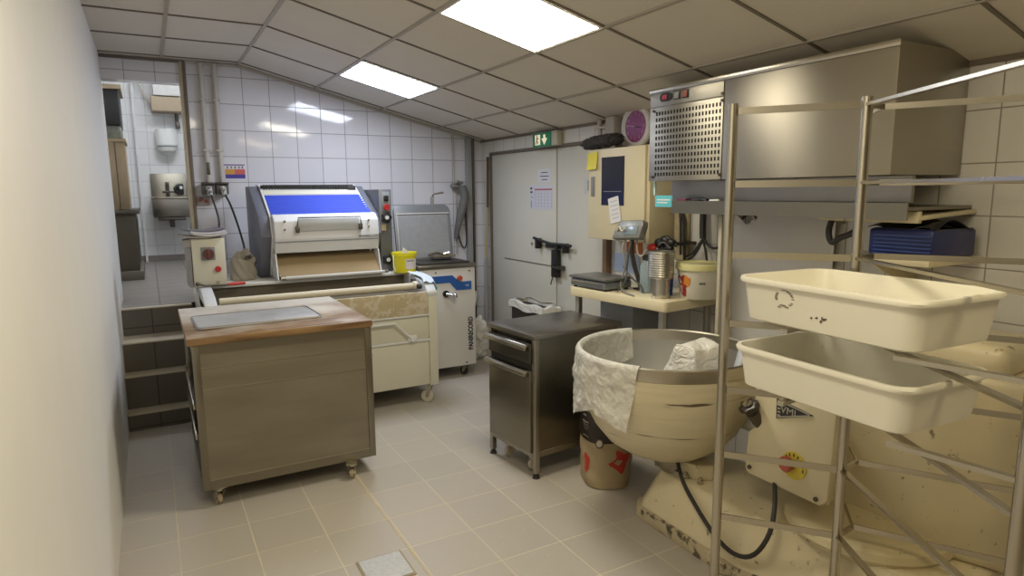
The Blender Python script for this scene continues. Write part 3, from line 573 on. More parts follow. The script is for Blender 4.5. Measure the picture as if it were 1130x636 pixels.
# ================================================================== BACK WALL FITTINGS
for x, zt in ((.452, 1.70), (.552, 1.70)):
    b = MB(); b.cyl((x, 5.872, zt), (x, 5.872, 2.64), .019, n=14)
    for z in (1.95, 2.35): b.box(x - .026, x + .026, 5.85, 5.9, z, z + .014)
    b.build('conduit_pipe', beige_pipe, label='beige vertical conduit on the tiled wall, ' + ('left' if x < .5 else 'right') + ' one of the pair', category='pipe', group='conduits above the sockets')
b = MB(); b.box(.44, .465, 5.845, 5.875, 1.76, 1.86, bev=.004); b.build('pipe_junction', steel_dark, label='small dark fitting on the left conduit above the sockets', category='pipe fitting')
for i, x in enumerate((.440, .545)):
    T = thing('wall_socket', ('left' if i == 0 else 'right') + ' one of the two dusty industrial sockets with plug on the wall', 'socket', (x, 5.87, 1.62), 0, 'industrial sockets')
    b = MB(); b.box(x - .05, x + .045, 5.80, 5.9, 1.60, 1.69, bev=.008); b.build('box', mat('grimy_socket', (.10, .09, .08), .6, var=.4, vscale=40), T)
    b = MB(); b.box(x - .052, x + .047, 5.78, 5.86, 1.682, 1.70, bev=.006); b.build('cover_flap', steel_dark, T)
    b = MB(); b.cyl((x, 5.80, 1.655), (x + .008, 5.76, 1.59), .025, .018); b.build('plug', mat('pale_plug', (.55, .54, .50), .5, dirt=(.1, .1, .1), dscale=60, dthr=.5), T)
b = MB(); b.tube([(.45, 5.76, 1.60), (.47, 5.70, 1.5), (.475, 5.5, 1.40), (.44, 5.25, 1.30), (.42, 5.13, 1.20)], .008, n=8, sm=2); b.build('power_cable', rubber, label='black cable from the left socket down behind the control box', category='cable', group='cables from the wall sockets')
b = MB(); b.tube([(.555, 5.76, 1.60), (.59, 5.70, 1.50), (.63, 5.6, 1.3), (.63, 5.35, 1.16), (.60, 5.24, 1.14)], .008, n=8, sm=2); b.build('power_cable', rubber, label='black cable from the right socket down behind the canvas sack', category='cable', group='cables from the wall sockets')
T = thing('outlet_plate', 'small grimy outlet plate with red marks on the tiles beside the door jamb', 'outlet', (.395, 5.89, 1.55))
b = MB(); b.box(.350, .445, 5.885, 5.9, 1.515, 1.585, bev=.003); b.build('plate', mat('grimy_plate', (.34, .30, .28), .6, var=.2, vscale=30), T)
b = MB(); b.cyl((.375, 5.886, 1.555), (.375, 5.878, 1.555), .015); b.cyl((.42, 5.886, 1.545), (.42, 5.878, 1.545), .015); b.box(.37, .40, 5.879, 5.885, 1.56, 1.575); b.build('socket_face', mat('dull_red', (.26, .06, .05), .5), T)
# safety sticker
T = thing('safety_sticker', 'small white sticker with orange, red and blue bands on the tiled wall', 'sticker', (.648, 5.897, 1.72))
b = MB(); b.box(.560, .745, 5.8975, 5.9, 1.715, 1.862); b.build('sheet', mat('sticker_white', (.70, .68, .72), .4), T)
for nm, x0, x1, z0, z1, c in (('orange_band', .582, .655, 1.765, 1.808, (.62, .32, .06)), ('red_band', .655, .735, 1.765, 1.808, (.60, .12, .10)), ('blue_band', .582, .735, 1.732, 1.765, (.06, .05, .30)), ('purple_line', .575, .735, 1.838, 1.848, (.22, .14, .32))):
    b = MB(); b.box(x0, x1, 5.8955, 5.8975, z0, z1); b.build(nm, mat('sticker_' + nm, c, .4), T)
for x in (.60, .63, .66, .69, .715):
    b = MB(); b.prism([(x - .006, 5.896, 1.815), (x + .006, 5.896, 1.815), (x + .003, 5.896, 1.832), (x - .003, 5.896, 1.832)], (0, .0015, 0)); b.build('pictogram', ink, T)
# right corner pipes and the hose gun
b = MB(); b.box(2.775, 2.835, 5.86, 5.9, .0, cz(2.83), bev=.004); b.build('corner_duct', grey_pipe, label='grey vertical duct on the tiled wall left of the corner', category='duct')
b = MB(); b.cyl((2.855, 5.875, 0), (2.855, 5.875, cz(2.87)), .012); b.build('corner_pipe', steel_dark, label='thin dark pipe beside the grey duct in the room corner', category='pipe')
b = MB(); b.cyl((2.645, 5.885, 1.7), (2.645, 5.885, cz(2.65)), .008); b.cyl((2.665, 5.885, 1.0), (2.665, 5.885, 1.7), .008); b.build('thin_pipe', beige_pipe, label='thin pale pipe running down the tiles behind the hanging hose gun', category='pipe')
T = thing('hose_gun', 'grey spray hose gun bundle hanging on the tiled wall beside the corner duct', 'hose', (2.69, 5.85, 1.6))
b = MB(); b.sph((2.64, 5.84, 1.665), .05, (1.1, .8, .7)); b.tube([(2.60, 5.82, 1.68), (2.64, 5.79, 1.70), (2.70, 5.80, 1.69)], .016, n=8); b.build('bracket', mat('mottled_metal', (.30, .30, .29), .4, .6, var=.4, vscale=50), T)
b = MB(); b.tube([(2.70, 5.82, 1.66), (2.735, 5.82, 1.56), (2.70, 5.83, 1.42), (2.655, 5.84, 1.26), (2.64, 5.85, 1.14)], [.035, .045, .042, .028, .018], n=12, sm=1); b.build('sleeve', mat('grey_sleeve', (.17, .17, .16), .6, var=.3, vscale=30), T)
b = MB(); b.tube([(2.735, 5.83, 1.5), (2.745, 5.84, 1.3), (2.755, 5.84, 1.1), (2.73, 5.85, 1.03), (2.69, 5.85, 1.10), (2.655, 5.85, 1.24)], .007, n=8, sm=2); b.build('hose', rubber, T)
# broom by the door
T = thing('broom_handle', 'pole leaning in the room corner, yellow above and grey below', 'pole', (2.90, 5.72, .02))
b = MB(); b.cyl((2.905, 5.72, .95), (2.93, 5.72, 1.45), .011); b.build('upper_pole', mat('yellowed_wood', (.45, .36, .18), .6), T)
b = MB(); b.cyl((2.90, 5.72, .02), (2.905, 5.72, .95), .017); b.build('lower_pole', grey_pipe, T)
b = MB(); b.cyl((2.93, 5.72, 1.45), (2.94, 5.725, 1.94), .012); b.build('pole_tip', mat('dark_wood', (.12, .07, .04), .6), T)
# crumpled plastic in the corner
T = thing('plastic_bag', 'crumpled clear and white plastic bag lying on the floor in the corner', 'bag', (2.66, 5.55, 0))
def crump(c, r, seed, m, nm):
    b = MB(); t = bmesh.new(); bmesh.ops.create_icosphere(t, subdivisions=4, radius=1)
    for v in t.verts:
        p = v.co.normalized(); k = 1 + .38 * noise.noise(p * 2.3 + Vector((seed, 0, 0))) + .18 * abs(noise.noise(p * 6 + Vector((0, seed, 0))))
        v.co = Vector((c[0] + p.x * r[0] * k, c[1] + p.y * r[1] * k, max(c[2] + p.z * r[2] * k, .004)))
    b.merge(t); return b.build(nm, m, T, angle=25)
crump((2.66, 5.52, .10), (.17, .13, .12), 3, film, 'crumpled_film')
crump((2.70, 5.50, .26), (.10, .09, .13), 8, filmw, 'white_fold')
b = MB(); b.surf(lambda u, v: (2.60 + .20 * u + .03 * math.sin(v * 9), 5.72 + .04 * math.sin(u * 7), .15 + .48 * v), 10, 14, th=.002); b.build('upper_film', film, T, angle=80)

# ================================================================== WASHROOM
T = thing('hand_basin', 'small stainless hand basin with splashback on the washroom wall', 'sink', (.24, 9.1, 1.3))
b = MB(); b.box(.05, .45, 9.27, 9.298, 1.50, 1.865, bev=.004); b.build('splashback', steel, T)
b = MB(); b.box(.045, .45, 8.98, 9.28, 1.33, 1.56, bev=.02); b.build('bowl', steel_top, T)
b = MB(); b.box(.04, .455, 8.97, 9.28, 1.555, 1.575, bev=.004); b.build('rim', steel_b, T)
b = MB(); b.box(.10, .40, 8.975, 9.2, 1.29, 1.325, bev=.004); b.box(.22, .27, 9.1, 9.27, 1.22, 1.33); b.cyl((.25, 9.15, 1.2), (.25, 9.15, 1.33), .03); b.build('trap', steel_dark, T)
b = MB(); b.cyl((.23, 9.2, 1.57), (.23, 9.2, 1.72), .022); b.box(.17, .31, 9.14, 9.2, 1.625, 1.65, bev=.006); b.box(.21, .25, 9.18, 9.22, 1.70, 1.76, bev=.006); b.build('tap', steel_dark, T)
T = thing('soap_dispenser', 'black soap dispenser above the hand basin, right of its tap', 'dispenser', (.37, 9.24, 1.64))
b = MB(); b.box(.33, .41, 9.18, 9.268, 1.60, 1.74, bev=.02); b.build('body', black, T)
b = MB(); b.tube([(.35, 9.16, 1.72), (.31, 9.15, 1.68), (.33, 9.15, 1.62)], .02, n=8); b.build('lever', black, T)
b = MB(); b.cyl((.38, 9.18, 1.69), (.38, 9.175, 1.69), .02); b.build('window', white_en, T)
T = thing('towel_dispenser', 'round white paper roll dispenser on the washroom tiles above the basin', 'dispenser', (.27, 9.2, 2.2))
b = MB(); b.cyl((.265, 9.18, 2.19), (.265, 9.18, 2.40), .115, .122, n=32, bev=.012); b.cyl((.265, 9.18, 2.135), (.265, 9.18, 2.19), .09, .115, n=32); b.cyl((.265, 9.18, 2.10), (.265, 9.18, 2.135), .05, .06, n=24); b.box(.16, .37, 9.2, 9.298, 2.15, 2.40, bev=.01); b.build('housing', mat('white_dispenser', (.78, .80, .78), .35), T)
b = MB(); b.cyl((.265, 9.18, 2.186), (.265, 9.18, 2.192), .117, n=32); b.build('seam', grey_pl, T)
T = thing('wall_heater', 'small brown box hanging high on the washroom wall under a white flap', 'box', (.34, 9.2, 2.62))
b = MB(); b.box(.13, .47, 9.0, 9.298, 2.60, 2.77, bev=.008); b.build('box', mat('tan_board', (.42, .34, .24), .7, var=.1), T)
b = MB(); b.box(.16, .45, 9.05, 9.298, 2.79, 3.0, bev=.008); b.build('upper_box', white_en, T)
b = MB(); b.cyl((.40, 9.25, 2.45), (.40, 9.25, 2.6), .02); b.box(.38, .43, 9.2, 9.298, 2.42, 2.5, bev=.005); b.build('pipe_stub', steel_dark, T)
b = MB(); b.cyl((-.01, 9.2, 2.98), (.15, 9.2, 2.62), .012); b.build('slanted_rod', beige_pipe, label='pale slanted rod beside the box high on the washroom wall', category='rod')
b = MB(); b.cyl((.475, 9.24, .80), (.475, 9.24, 1.8), .016); b.cyl((.475, 9.24, 1.8), (.475, 9.24, 2.42), .01); b.build('water_pipe', beige_pipe, label='beige water pipe on the washroom wall right of the basin', category='pipe')
T = thing('washroom_cupboard', 'dark brown low cupboard at the left side of the washroom', 'cupboard', (-.3, 7.9, .768))
b = MB(); b.box(-.5, -.115, 7.35, 8.35, .80, 1.42, bev=.008); b.build('body', mat('dark_brown_wood', (.10, .085, .06), .5, var=.2), T)
b = MB(); b.box(-.5, -.085, 7.32, 8.4, .77, .86, bev=.008); b.build('plinth', mat('grey_brown_plinth', (.17, .15, .12), .6), T)
b = MB(); b.box(-.52, -.08, 7.30, 8.42, 1.42, 1.46, bev=.006); b.build('top', steel_dark, T)
for k in range(3):
    b = MB(); b.box(-.117, -.108, 7.45 + k * .3, 7.66 + k * .3, .93, 1.36); b.build('door_panel', mat('near_black_panel', (.03, .027, .022), .4), T)
T = thing('wall_shelf_unit', 'tall pale board unit with a dark box on top above the brown cupboard', 'shelf', (-.35, 8.0, 1.46))
b = MB()
for k in range(4): b.box(-.46 + k * .075, -.39 + k * .075, 7.5, 7.53, 1.462, 2.12, bev=.004)
b.box(-.46, -.155, 7.53, 8.2, 1.462, 2.12); b.box(-.47, -.14, 7.48, 8.22, 2.12, 2.15); b.build('board_front', mat('pale_wood_frame', (.34, .26, .16), .6, var=.15), T)
b = MB(); b.box(-.45, -.17, 7.52, 8.1, 2.15, 2.28, bev=.02); b.build('clutter', mat('grey_green_clutter', (.16, .17, .14), .7, var=.7, vscale=25), T)
b = MB(); b.box(-.46, -.165, 7.5, 8.2, 2.28, 2.62, bev=.01); b.build('dark_box', mat('near_black_box', (.02, .02, .02), .5), T)
b = MB(); b.box(-.47, -.14, 7.48, 8.22, 2.62, 2.66); b.build('top_board', mat('pale_wood_frame', (1, 1, 1)), T)
b = MB(); b.box(-.075, -.05, 9.24, 9.299, .77, 2.95); b.build('trim_8', white_en, kind='structure')

# ================================================================== RIGHT WALL: DOOR FITTINGS
T = thing('panic_bar', 'black push bar and latch across the middle of the grey double door', 'door latch', (2.95, 4.52, 1.0))
b = MB(); b.tube([(2.925, 4.83, 1.200), (2.915, 4.74, 1.190), (2.915, 4.53, 1.165), (2.915, 4.36, 1.170), (2.925, 4.26, 1.165)], .013, n=8)
b.box(2.915, 2.965, 4.76, 4.80, 1.11, 1.20, bev=.004); b.box(2.915, 2.965, 4.34, 4.37, 1.10, 1.18, bev=.004); b.box(2.91, 2.962, 4.44, 4.62, 1.13, 1.175, bev=.006); b.build('push_bar', black, T)
b = MB(); b.box(2.925, 2.968, 4.465, 4.555, .885, 1.115, bev=.006); b.build('lock_case', black, T)
b = MB(); b.cyl((2.93, 4.5, .98), (2.90, 4.5, .98), .012); b.tube([(2.90, 4.5, .98), (2.90, 4.41, .975)], .008, n=8); b.box(2.92, 2.968, 4.40, 4.46, .955, .99, bev=.004); b.build('lever', steel_dark, T)
b = MB(); b.tube([(2.93, 4.53, .89), (2.925, 4.55, .84), (2.93, 4.56, .82)], .005, n=6); b.build('chain', steel_dark, T)
b = MB(); b.box(2.93, 2.962, 4.50, 4.56, 1.135, 1.165, bev=.003); b.build('paper_tag', paper, T)
def notice(name, label, y1, y0, z0, z1, X, lines, col=(.72, .72, .76), heads=()):
    T = thing(name, label, 'notice', (X, (y0 + y1) / 2, z0))
    b = MB(); b.box(X, X + .0016, y0, y1, z0, z1); b.build('sheet', mat('notice_' + name, col, .6), T)
    for (a0, a1, h0, h1, m) in lines:
        b = MB(); b.box(X - .0012, X, y1 - (y1 - y0) * a1, y1 - (y1 - y0) * a0, z0 + (z1 - z0) * h0, z0 + (z1 - z0) * h1); b.build('printed_line', m, T)
    return T
T = notice('door_notice', 'small white typed notice on the left door leaf, upper of the two papers', 4.83, 4.625, 1.675, 1.79, XR + .0095, [(.25, .78, .72, .78, ink), (.18, .85, .45, .51, ink), (.3, .75, .2, .26, ink)])
cal = [(.22, .99, .80, .85, mat('calendar_red', (.42, .05, .07), .5)), (.02, .10, .83, .92, ink), (.02, .12, .68, .75, ink), (.06, .12, .48, .53, inkg), (.04, .08, .05, .35, inkg)]
for r_ in range(5): cal.append((.25, .97, .12 + r_ * .13, .128 + r_ * .13, inkg))
for c_ in range(6): cal.append((.25 + c_ * .14, .254 + c_ * .14, .08, .76, inkg))
notice('wall_planner', 'white planner sheet with a red heading on the left door leaf', 4.965, 4.60, 1.448, 1.655, XR + .0095, cal, (.66, .66, .74))
notice('switch_notice', 'small grey-white paper on the right door leaf beside the cream cabinet', 4.15, 4.02, 1.58, 1.70, XR + .0095, [(.4, .9, .2, .85, inkg)], (.62, .62, .60))
b = MB(); b.cyl((2.972, 4.93, 1.14), (2.96, 4.93, 1.14), .012); b.build('stud', steel_b, d1)
# exit sign: running figure and arrow on green
T = thing('exit_sign', 'green and white emergency exit sign above the grey double door', 'exit sign', (2.93, 4.62, 1.97))
b = MB(); b.box(2.895, 2.955, 4.42, 4.775, 1.972, 2.085, bev=.004); b.build('housing', mat('ivory_housing', (.55, .53, .42), .5), T)
b = MB(); b.box(2.885, 2.895, 4.50, 4.775, 1.968, 2.082, bev=.002); b.build('green_face', mat('exit_green', (.02, .20, .11), .4, emit=((.02, .25, .12), .06)), T)
wl = mat('exit_white', (.8, .8, .7), .4, emit=((1, .85, .5), .25))
b = MB(); b.box(2.883, 2.885, 4.655, 4.735, 1.985, 2.068); b.build('door_symbol', wl, T)
b = MB(); g_ = 2.8815
def pz(l): return [(g_, y, z) for y, z in l]
b.sph((g_ + .001, 4.703, 2.058), .008, (.2, 1, 1)); b.prism(pz([(4.71, 2.048), (4.695, 2.048), (4.698, 2.02), (4.712, 2.02)]), (.0015, 0, 0)); b.prism(pz([(4.712, 2.022), (4.702, 2.022), (4.715, 1.99), (4.724, 1.99)]), (.0015, 0, 0)); b.prism(pz([(4.704, 2.022), (4.696, 2.02), (4.684, 2.004), (4.69, 1.99), (4.698, 2.002)]), (.0015, 0, 0)); b.prism(pz([(4.698, 2.046), (4.698, 2.038), (4.678, 2.03), (4.676, 2.036)]), (.0015, 0, 0)); b.build('running_figure', mat('exit_red_brown', (.25, .04, .03), .5), T)
b = MB(); b.prism([(2.883, y, z) for y, z in ((4.605, 2.065), (4.575, 2.065), (4.575, 2.035), (4.545, 2.035), (4.59, 1.982), (4.635, 2.035), (4.605, 2.035))], (.002, 0, 0)); b.build('arrow', wl, T)
# service pipes above the cream cabinet
b = MB(); b.box(2.87, 2.958, 3.66, 3.76, 1.895, cz(2.93) + .01, bev=.01); b.build('pipe_casing', beige_pipe, label='boxed pale pipe casing rising above the cream cabinet', category='pipe casing')
b = MB(); b.cyl((2.92, 3.885, 1.90), (2.92, 3.885, cz(2.92)), .017); b.cyl((2.93, 3.83, 1.90), (2.93, 3.83, cz(2.93) - .03), .013); b.box(2.90, 2.955, 3.76, 3.92, cz(2.93) - .06, cz(2.93) - .045); b.build('wall_pipes', beige_pipe, label='pair of thin pipes on the wall left of the pipe casing', category='pipe')
# cream wall cabinet
T = thing('wall_cabinet', 'cream metal wall cabinet with a black window in its door', 'wall cabinet', (2.84, 3.43, 1.27))
b = MB(); b.box(2.735, 2.958, 3.118, 3.735, 1.27, 1.885, bev=.006); b.build('box', mat('cream_cabinet', (.66, .58, .38), .4, var=.03), T)
b = MB(); b.box(2.716, 2.735, 3.145, 3.738, 1.272, 1.882, bev=.004); dd = b.build('door', mat('cream_cabinet_door', (.70, .62, .42), .4, var=.03), T)
b = MB(); b.box(2.713, 2.716, 3.345, 3.585, 1.505, 1.825); b.build('window', mat('dark_window', (.012, .013, .025), .2), dd)
b = MB(); b.box(2.708, 2.716, 3.665, 3.70, 1.565, 1.70, bev=.002); b.build('handle', grey_pl, dd)
b = MB(); b.box(2.711, 2.7135, 3.37, 3.56, 1.595, 1.599); b.build('window_line', grey_pl, dd)
T = thing('sticky_note', 'yellow paper note at the top left corner of the cream cabinet', 'note', (2.711, 3.69, 1.76))
b = MB(); b.surf(lambda u, v: (2.7135 - .012 * (1 - v) ** 2 - .003 * u, 3.745 - .115 * u, 1.745 + .115 * v + .006 * u), 6, 6, th=.0015); b.build('paper', mat('yellow_note', (.80, .70, .08), .6), T)
T = thing('paper_note', 'tilted white handwritten note stuck over the black cabinet window', 'note', (2.709, 3.42, 1.4))
b = MB(); M_ = Matrix.Translation((2.7095, 3.435, 1.475)) @ Matrix.Rotation(R(-12), 4, 'X'); b.box(-.001, .001, -.055, .055, -.085, .085); tf(b, M_); sh = b.build('paper', paper, T)
for k in range(5):
    b = MB(); b.box(-.0022, -.001, -.04, .03 + .008 * (k % 2), .055 - k * .028, .058 - k * .028); tf(b, M_); b.build('writing', inkg, T)
# wall behind the cabinet: post, orange and blue papers
b = MB(); b.box(2.905, 2.958, 3.775, 3.82, .0, 1.90, bev=.003); b.build('brown_post', mat('brown_wood_post', (.20, .12, .07), .6, var=.2), label='narrow brown upright on the wall below the cream cabinet', category='post')
b = MB(); b.box(2.953, 2.9585, 3.435, 3.60, 1.165, 1.26); b.build('orange_card', mat('orange_card', (.55, .16, .04), .6), label='orange card stuck on the tiles below the cream cabinet', category='card')
b = MB(); b.box(2.955, 2.9585, 3.46, 3.76, 1.02, 1.155); b.build('blue_sheet', mat('pale_blue_sheet', (.42, .50, .66), .5), label='pale blue plastic sheet on the tiles below the orange card', category='sheet')
# fleece duster on the cabinet
T = thing('duster', 'dark grey fluffy duster lying on top of the cream wall cabinet', 'duster', (2.78, 3.65, 1.93))
b = MB()
t = bmesh.new(); bmesh.ops.create_icosphere(t, subdivisions=5, radius=1)
for v in t.verts:
    p = v.co.normalized(); k = 1 + .16 * noise.noise(p * 7) + .22 * noise.noise(p * 24)
    sq = lambda q, e: math.copysign(abs(q) ** e, q)
    v.co = Vector((sq(p.x, .8) * .055 * k, sq(p.y, .6) * .20 * k, sq(p.z, .8) * .042 * k))
bmesh.ops.transform(t, matrix=Matrix.Translation((2.76, 3.64, 1.936)) @ Matrix.Rotation(R(-3), 4, 'X'), verts=t.verts); b.merge(t); b.build('fleece_head', fur, T, angle=180)
b = MB(); b.cyl((2.77, 3.70, 1.895), (2.77, 3.52, 1.897), .009); b.build('handle', white_en, T)
# clock
T = thing('wall_clock', 'round white-rimmed wall clock with a purple dial above the cream cabinet', 'clock', (2.90, 3.46, 2.03))
CM = Matrix.Translation((2.885, 3.44, 2.025)) @ Matrix.Rotation(R(-90), 4, 'Y') @ Matrix.Rotation(R(0), 4, 'Z')
b = MB(); b.lathe([(0, -.03), (.135, -.03), (.145, -.02), (.148, 0), (.140, .012), (.115, .014), (.102, .004), (0, .004)], (0, 0, 0), 48); tf(b, CM).build('rim', mat('white_rim', (.72, .70, .70), .4), T)
b = MB(); b.cyl((0, 0, .004), (0, 0, .007), .103, n=40); tf(b, CM).build('dial', mat('purple_dial', (.30, .08, .26), .4, var=.35, vscale=30), T)
for h_ in range(12):
    a = h_ * PI / 6; text_part('numeral', str(h_ or 12), .030, CM @ Matrix.Translation((math.cos(a) * .083, -math.sin(a) * .083, .0075)) @ Matrix.Rotation(R(-90), 4, 'Z'), mat('pink_numeral', (.60, .32, .50), .5), T)
b = MB(); b.bar((-.01, -.055, .010), (.012, .085, .010), .004, .002); b.build('minute_hand', mat('pale_hand', (.62, .50, .60), .4), T) if False else tf(b, CM).build('minute_hand', mat('pale_hand', (.62, .50, .60), .4), T)
b = MB(); b.bar((0, 0, .012), (-.012, -.06, .012), .006, .002); tf(b, CM).build('hour_hand', ink, T)

# ================================================================== STEEL CABINET
cz0, cy0, crz = 2.075, 3.185, R(5.5)
F = fr((cz0, cy0, 0), crz)
T = thing('steel_cabinet', 'low dark stainless cabinet with one drawer and one door, standing left of the mixer', 'cabinet', (cz0, cy0, 0), crz)
cw, cd = .235, .325    # half width (y), half depth (x)
b = MB(); b.box(-cd - .01, cd, -cw - .006, cw + .006, .800, .826, bev=.003); tf(b, F).build('worktop', steel_top, T)
b = MB()
for x in (-cd, cd - .03):
    for y in (-cw, cw - .03): b.box(x, x + .03, y, y + .03, .03, .80, bev=.002)
b.box(-cd + .03, cd - .03, -cw, -cw + .02, .125, .155); b.box(-cd + .03, cd - .03, cw - .02, cw, .125, .155); b.box(-cd, -cd + .02, -cw + .03, cw - .03, .118, .140); tf(b, F).build('frame', steel, T)
b = MB(); b.box(-cd + .03, cd - .005, -cw + .004, cw - .004, .14, .80); tf(b, F).build('body', steel_h, T)
b = MB(); b.box(-cd - .012, -cd + .03, -cw + .034, cw - .02, .660, .775, bev=.003); dr = tf(b, F).build('drawer', steel_dark, T)
def lip(z):
    b = MB(); b.prism([(x, -cw + .045, zz) for x, zz in ((-cd - .012, z), (-cd - .030, z), (-cd - .042, z - .012), (-cd - .042, z - .030), (-cd - .034, z - .036), (-cd - .030, z - .02), (-cd - .012, z - .012))], (0, 2 * cw - .05, 0), bev=.002); return tf(b, F)
lip(.770).build('handle', steel_b, dr)
b = MB(); b.box(-cd - .012, -cd + .03, -cw + .034, cw - .02, .145, .620, bev=.003); do = tf(b, F).build('door', steel_h, T)
lip(.622).build('handle', steel_b, do)
b = MB(); b.box(-cd + .0, -cd + .03, -cw + .03, cw - .03, .622, .658); tf(b, F).build('gap', mat('dark_gap', (.02, .018, .015), .8), T)
for x in (-cd + .015, cd - .015):
    for y in (-cw + .015, cw - .015):
        b = MB(); b.cyl((x, y, .012), (x, y, .045), .012); b.cyl((x, y, 0), (x, y, .014), .022, .018); tf(b, F).build('foot', rubber, T)
for (x, y) in ((-cd + .05, .09), (-cd + .05, -.15)):
    b = MB(); b.cyl((x, y - .012, .055), (x, y + .012, .055), .034, n=24, bev=.003); b.box(x - .02, x + .02, y - .018, y + .018, .085, .13); tf(b, F).build('caster', mat('worn_caster', (.42, .37, .28), .5, var=.2, vscale=20), T)

# ================================================================== CREAM TABLE
tx, ty, trz = 2.655, 3.085, R(6.5)
F = fr((tx, ty, 0), trz)
T = thing('cream_table', 'narrow cream plastic-topped table along the right wall, behind the mixer', 'table', (tx, ty, 0), trz)
b = MB(); b.prism(rrect(-.245, .245, -.41, .41, .025, .925), (0, 0, .06), bev=.006); tf(b, F).build('tabletop', cream_pl, T)
for (x, y) in ((-.205, .355), (-.20, -.35), (.20, .35), (.20, -.35)):
    b = MB(); b.box(x - .017, x + .017, y - .017, y + .017, .0, .925, bev=.003); tf(b, F).build('leg', steel, T)
b = MB(); b.box(-.05, .2, .02, .32, .60, .90, bev=.01); tf(b, F)
b.build('hanging_box', mat('blue_grey_box', (.30, .32, .36), .5), T)
# flat scale
F = fr((2.50, 3.30, .985), R(5))
T = thing('platform_scale', 'flat grey platform scale on the left end of the cream table', 'scale', (2.50, 3.30, .985), R(5))
b = MB(); b.box(-.115, .115, -.165, .165, .012, .058, bev=.010, seg=3); tf(b, F).build('base', mat('scale_grey', (.22, .24, .27), .35, .5), T)
b = MB(); b.box(-.123, .123, -.172, .172, .062, .078, bev=.006); tf(b, F).build('platform', mat('dark_platform', (.22, .22, .21), .35, .7, rvar=.1), T)
b = MB(); b.box(-.118, -.114, -.15, .15, .04, .046); tf(b, F).build('trim_line', chrome, T)
b = MB()
for x in (-.09, .09):
    for y in (-.14, .14): b.cyl((x, y, 0), (x, y, .014), .012)
tf(b, F).build('foot', rubber, T)
# scale display on a stalk
T = thing('scale_display', 'grey tilted scale display on a stalk hung with wires, behind the tins', 'display', (2.62, 3.12, .985))
DM = Matrix.Translation((2.59, 3.12, 1.355)) @ Matrix.Rotation(R(20), 4, 'Y') @ Matrix.Rotation(R(-3), 4, 'X')
b = MB(); b.prism([(-.03, y, z) for y, z in ((-.125, -.055), (.13, -.06), (.12, .0), (.095, .06), (-.12, .062), (-.13, .03))], (.05, 0, 0), bev=.01); tf(b, DM).build('housing', mat('worn_grey_case', (.26, .26, .23), .4, .5, var=.25, vscale=18), T)
b = MB(); b.box(-.034, -.028, -.10, .02, -.035, .02, bev=.004); tf(b, DM).build('screen', mat('blue_grey_screen', (.20, .25, .28), .25), T)
b = MB(); b.tube([(-.035, .09, -.01), (-.05, .06, .02), (-.04, .03, -.02), (-.05, .0, .0)], .006, n=6, sm=1); tf(b, DM).build('loose_tape', mat('pale_tape', (.65, .62, .5), .4), T)
b = MB(); b.tube([(2.61, 3.13, 1.31), (2.63, 3.15, 1.18), (2.655, 3.085, .99)], .014, n=8, sm=1); b.box(2.62, 2.72, 3.04, 3.125, .986, .998, bev=.003); b.build('stalk', steel_dark, T)
wires = [((2.585, 3.15, 1.31), (2.55, 3.16, 1.25), (2.57, 3.13, 1.15), (2.56, 3.16, 1.06), (2.53, 3.12, .992)), ((2.585, 3.10, 1.31), (2.55, 3.09, 1.22), (2.58, 3.14, 1.10), (2.54, 3.10, 1.03), (2.46, 3.08, .992)), ((2.59, 3.06, 1.30), (2.56, 3.02, 1.22), (2.57, 2.99, 1.20), (2.60, 2.98, 1.25)), ((2.57, 3.16, 1.13), (2.54, 3.06, 1.08), (2.56, 2.97, 1.03), (2.55, 2.95, .993)), ((2.58, 3.17, 1.08), (2.50, 3.11, 1.01), (2.46, 3.00, .992), (2.44, 2.90, .990))]
for k, p in enumerate(wires):
    b = MB(); b.tube(p, .0055, n=6, sm=2); b.build('wire', mat('grey_wire_%d' % (k % 2), ((.30, .29, .26), (.10, .10, .09))[k % 2], .4, .3), T)
# bottle with a black pump behind the tins, then a tangle of plugs
T = thing('glass_jar', 'bluish clear jar with a dark lid standing behind the stacked tins', 'jar', (2.62, 2.99, .985))
b = MB(); b.lathe([(0, 0), (.045, 0), (.047, .02), (.047, .16), (.03, .19), (.03, .21)], (2.62, 2.99, .987), 24); b.build('glass', mat('blue_grey_glass', (.34, .42, .46), .15, trans=.3), T)
b = MB(); b.cyl((2.62, 2.99, 1.185), (2.62, 2.99, 1.215), .034); b.build('lid', black, T)
T = thing('multi_socket', 'bundle of black plugs with a red one hanging above the stacked tins', 'plugs', (2.78, 2.95, 1.25))
b = MB()
for (y, z, r_) in ((3.00, 1.285, .03), (2.95, 1.30, .035), (2.90, 1.29, .03), (2.92, 1.255, .03), (2.97, 1.25, .028)): b.sph((2.72, y, z), r_, (1, 1.2, .9))
b.tube([(2.72, 3.02, 1.25), (2.70, 2.95, 1.34), (2.73, 2.86, 1.27)], .010, n=8, sm=2); b.build('black_plugs', black, T)
b = MB(); b.sph((2.70, 3.045, 1.25), .028, (1, 1.3, 1)); b.build('red_plug', red_pl, T)
b = MB(); b.tube([(2.69, 2.99, 1.25), (2.68, 2.93, 1.30), (2.70, 2.88, 1.26)], .007, n=6, sm=1); b.build('metal_band', chrome, T)
b = MB(); b.box(2.72, 2.958, 2.93, 2.97, 1.265, 1.285); b.build('bracket', steel_dark, T)
b = MB(); b.box(2.93, 2.958, 2.98, 3.10, 1.16, 1.50, bev=.004); b.build('plastered_patch', mat('mottled_plaster', (.42, .35, .22), .8, var=.35, vscale=22), label='mottled yellowish trunking on the wall behind the plugs', category='trunking')
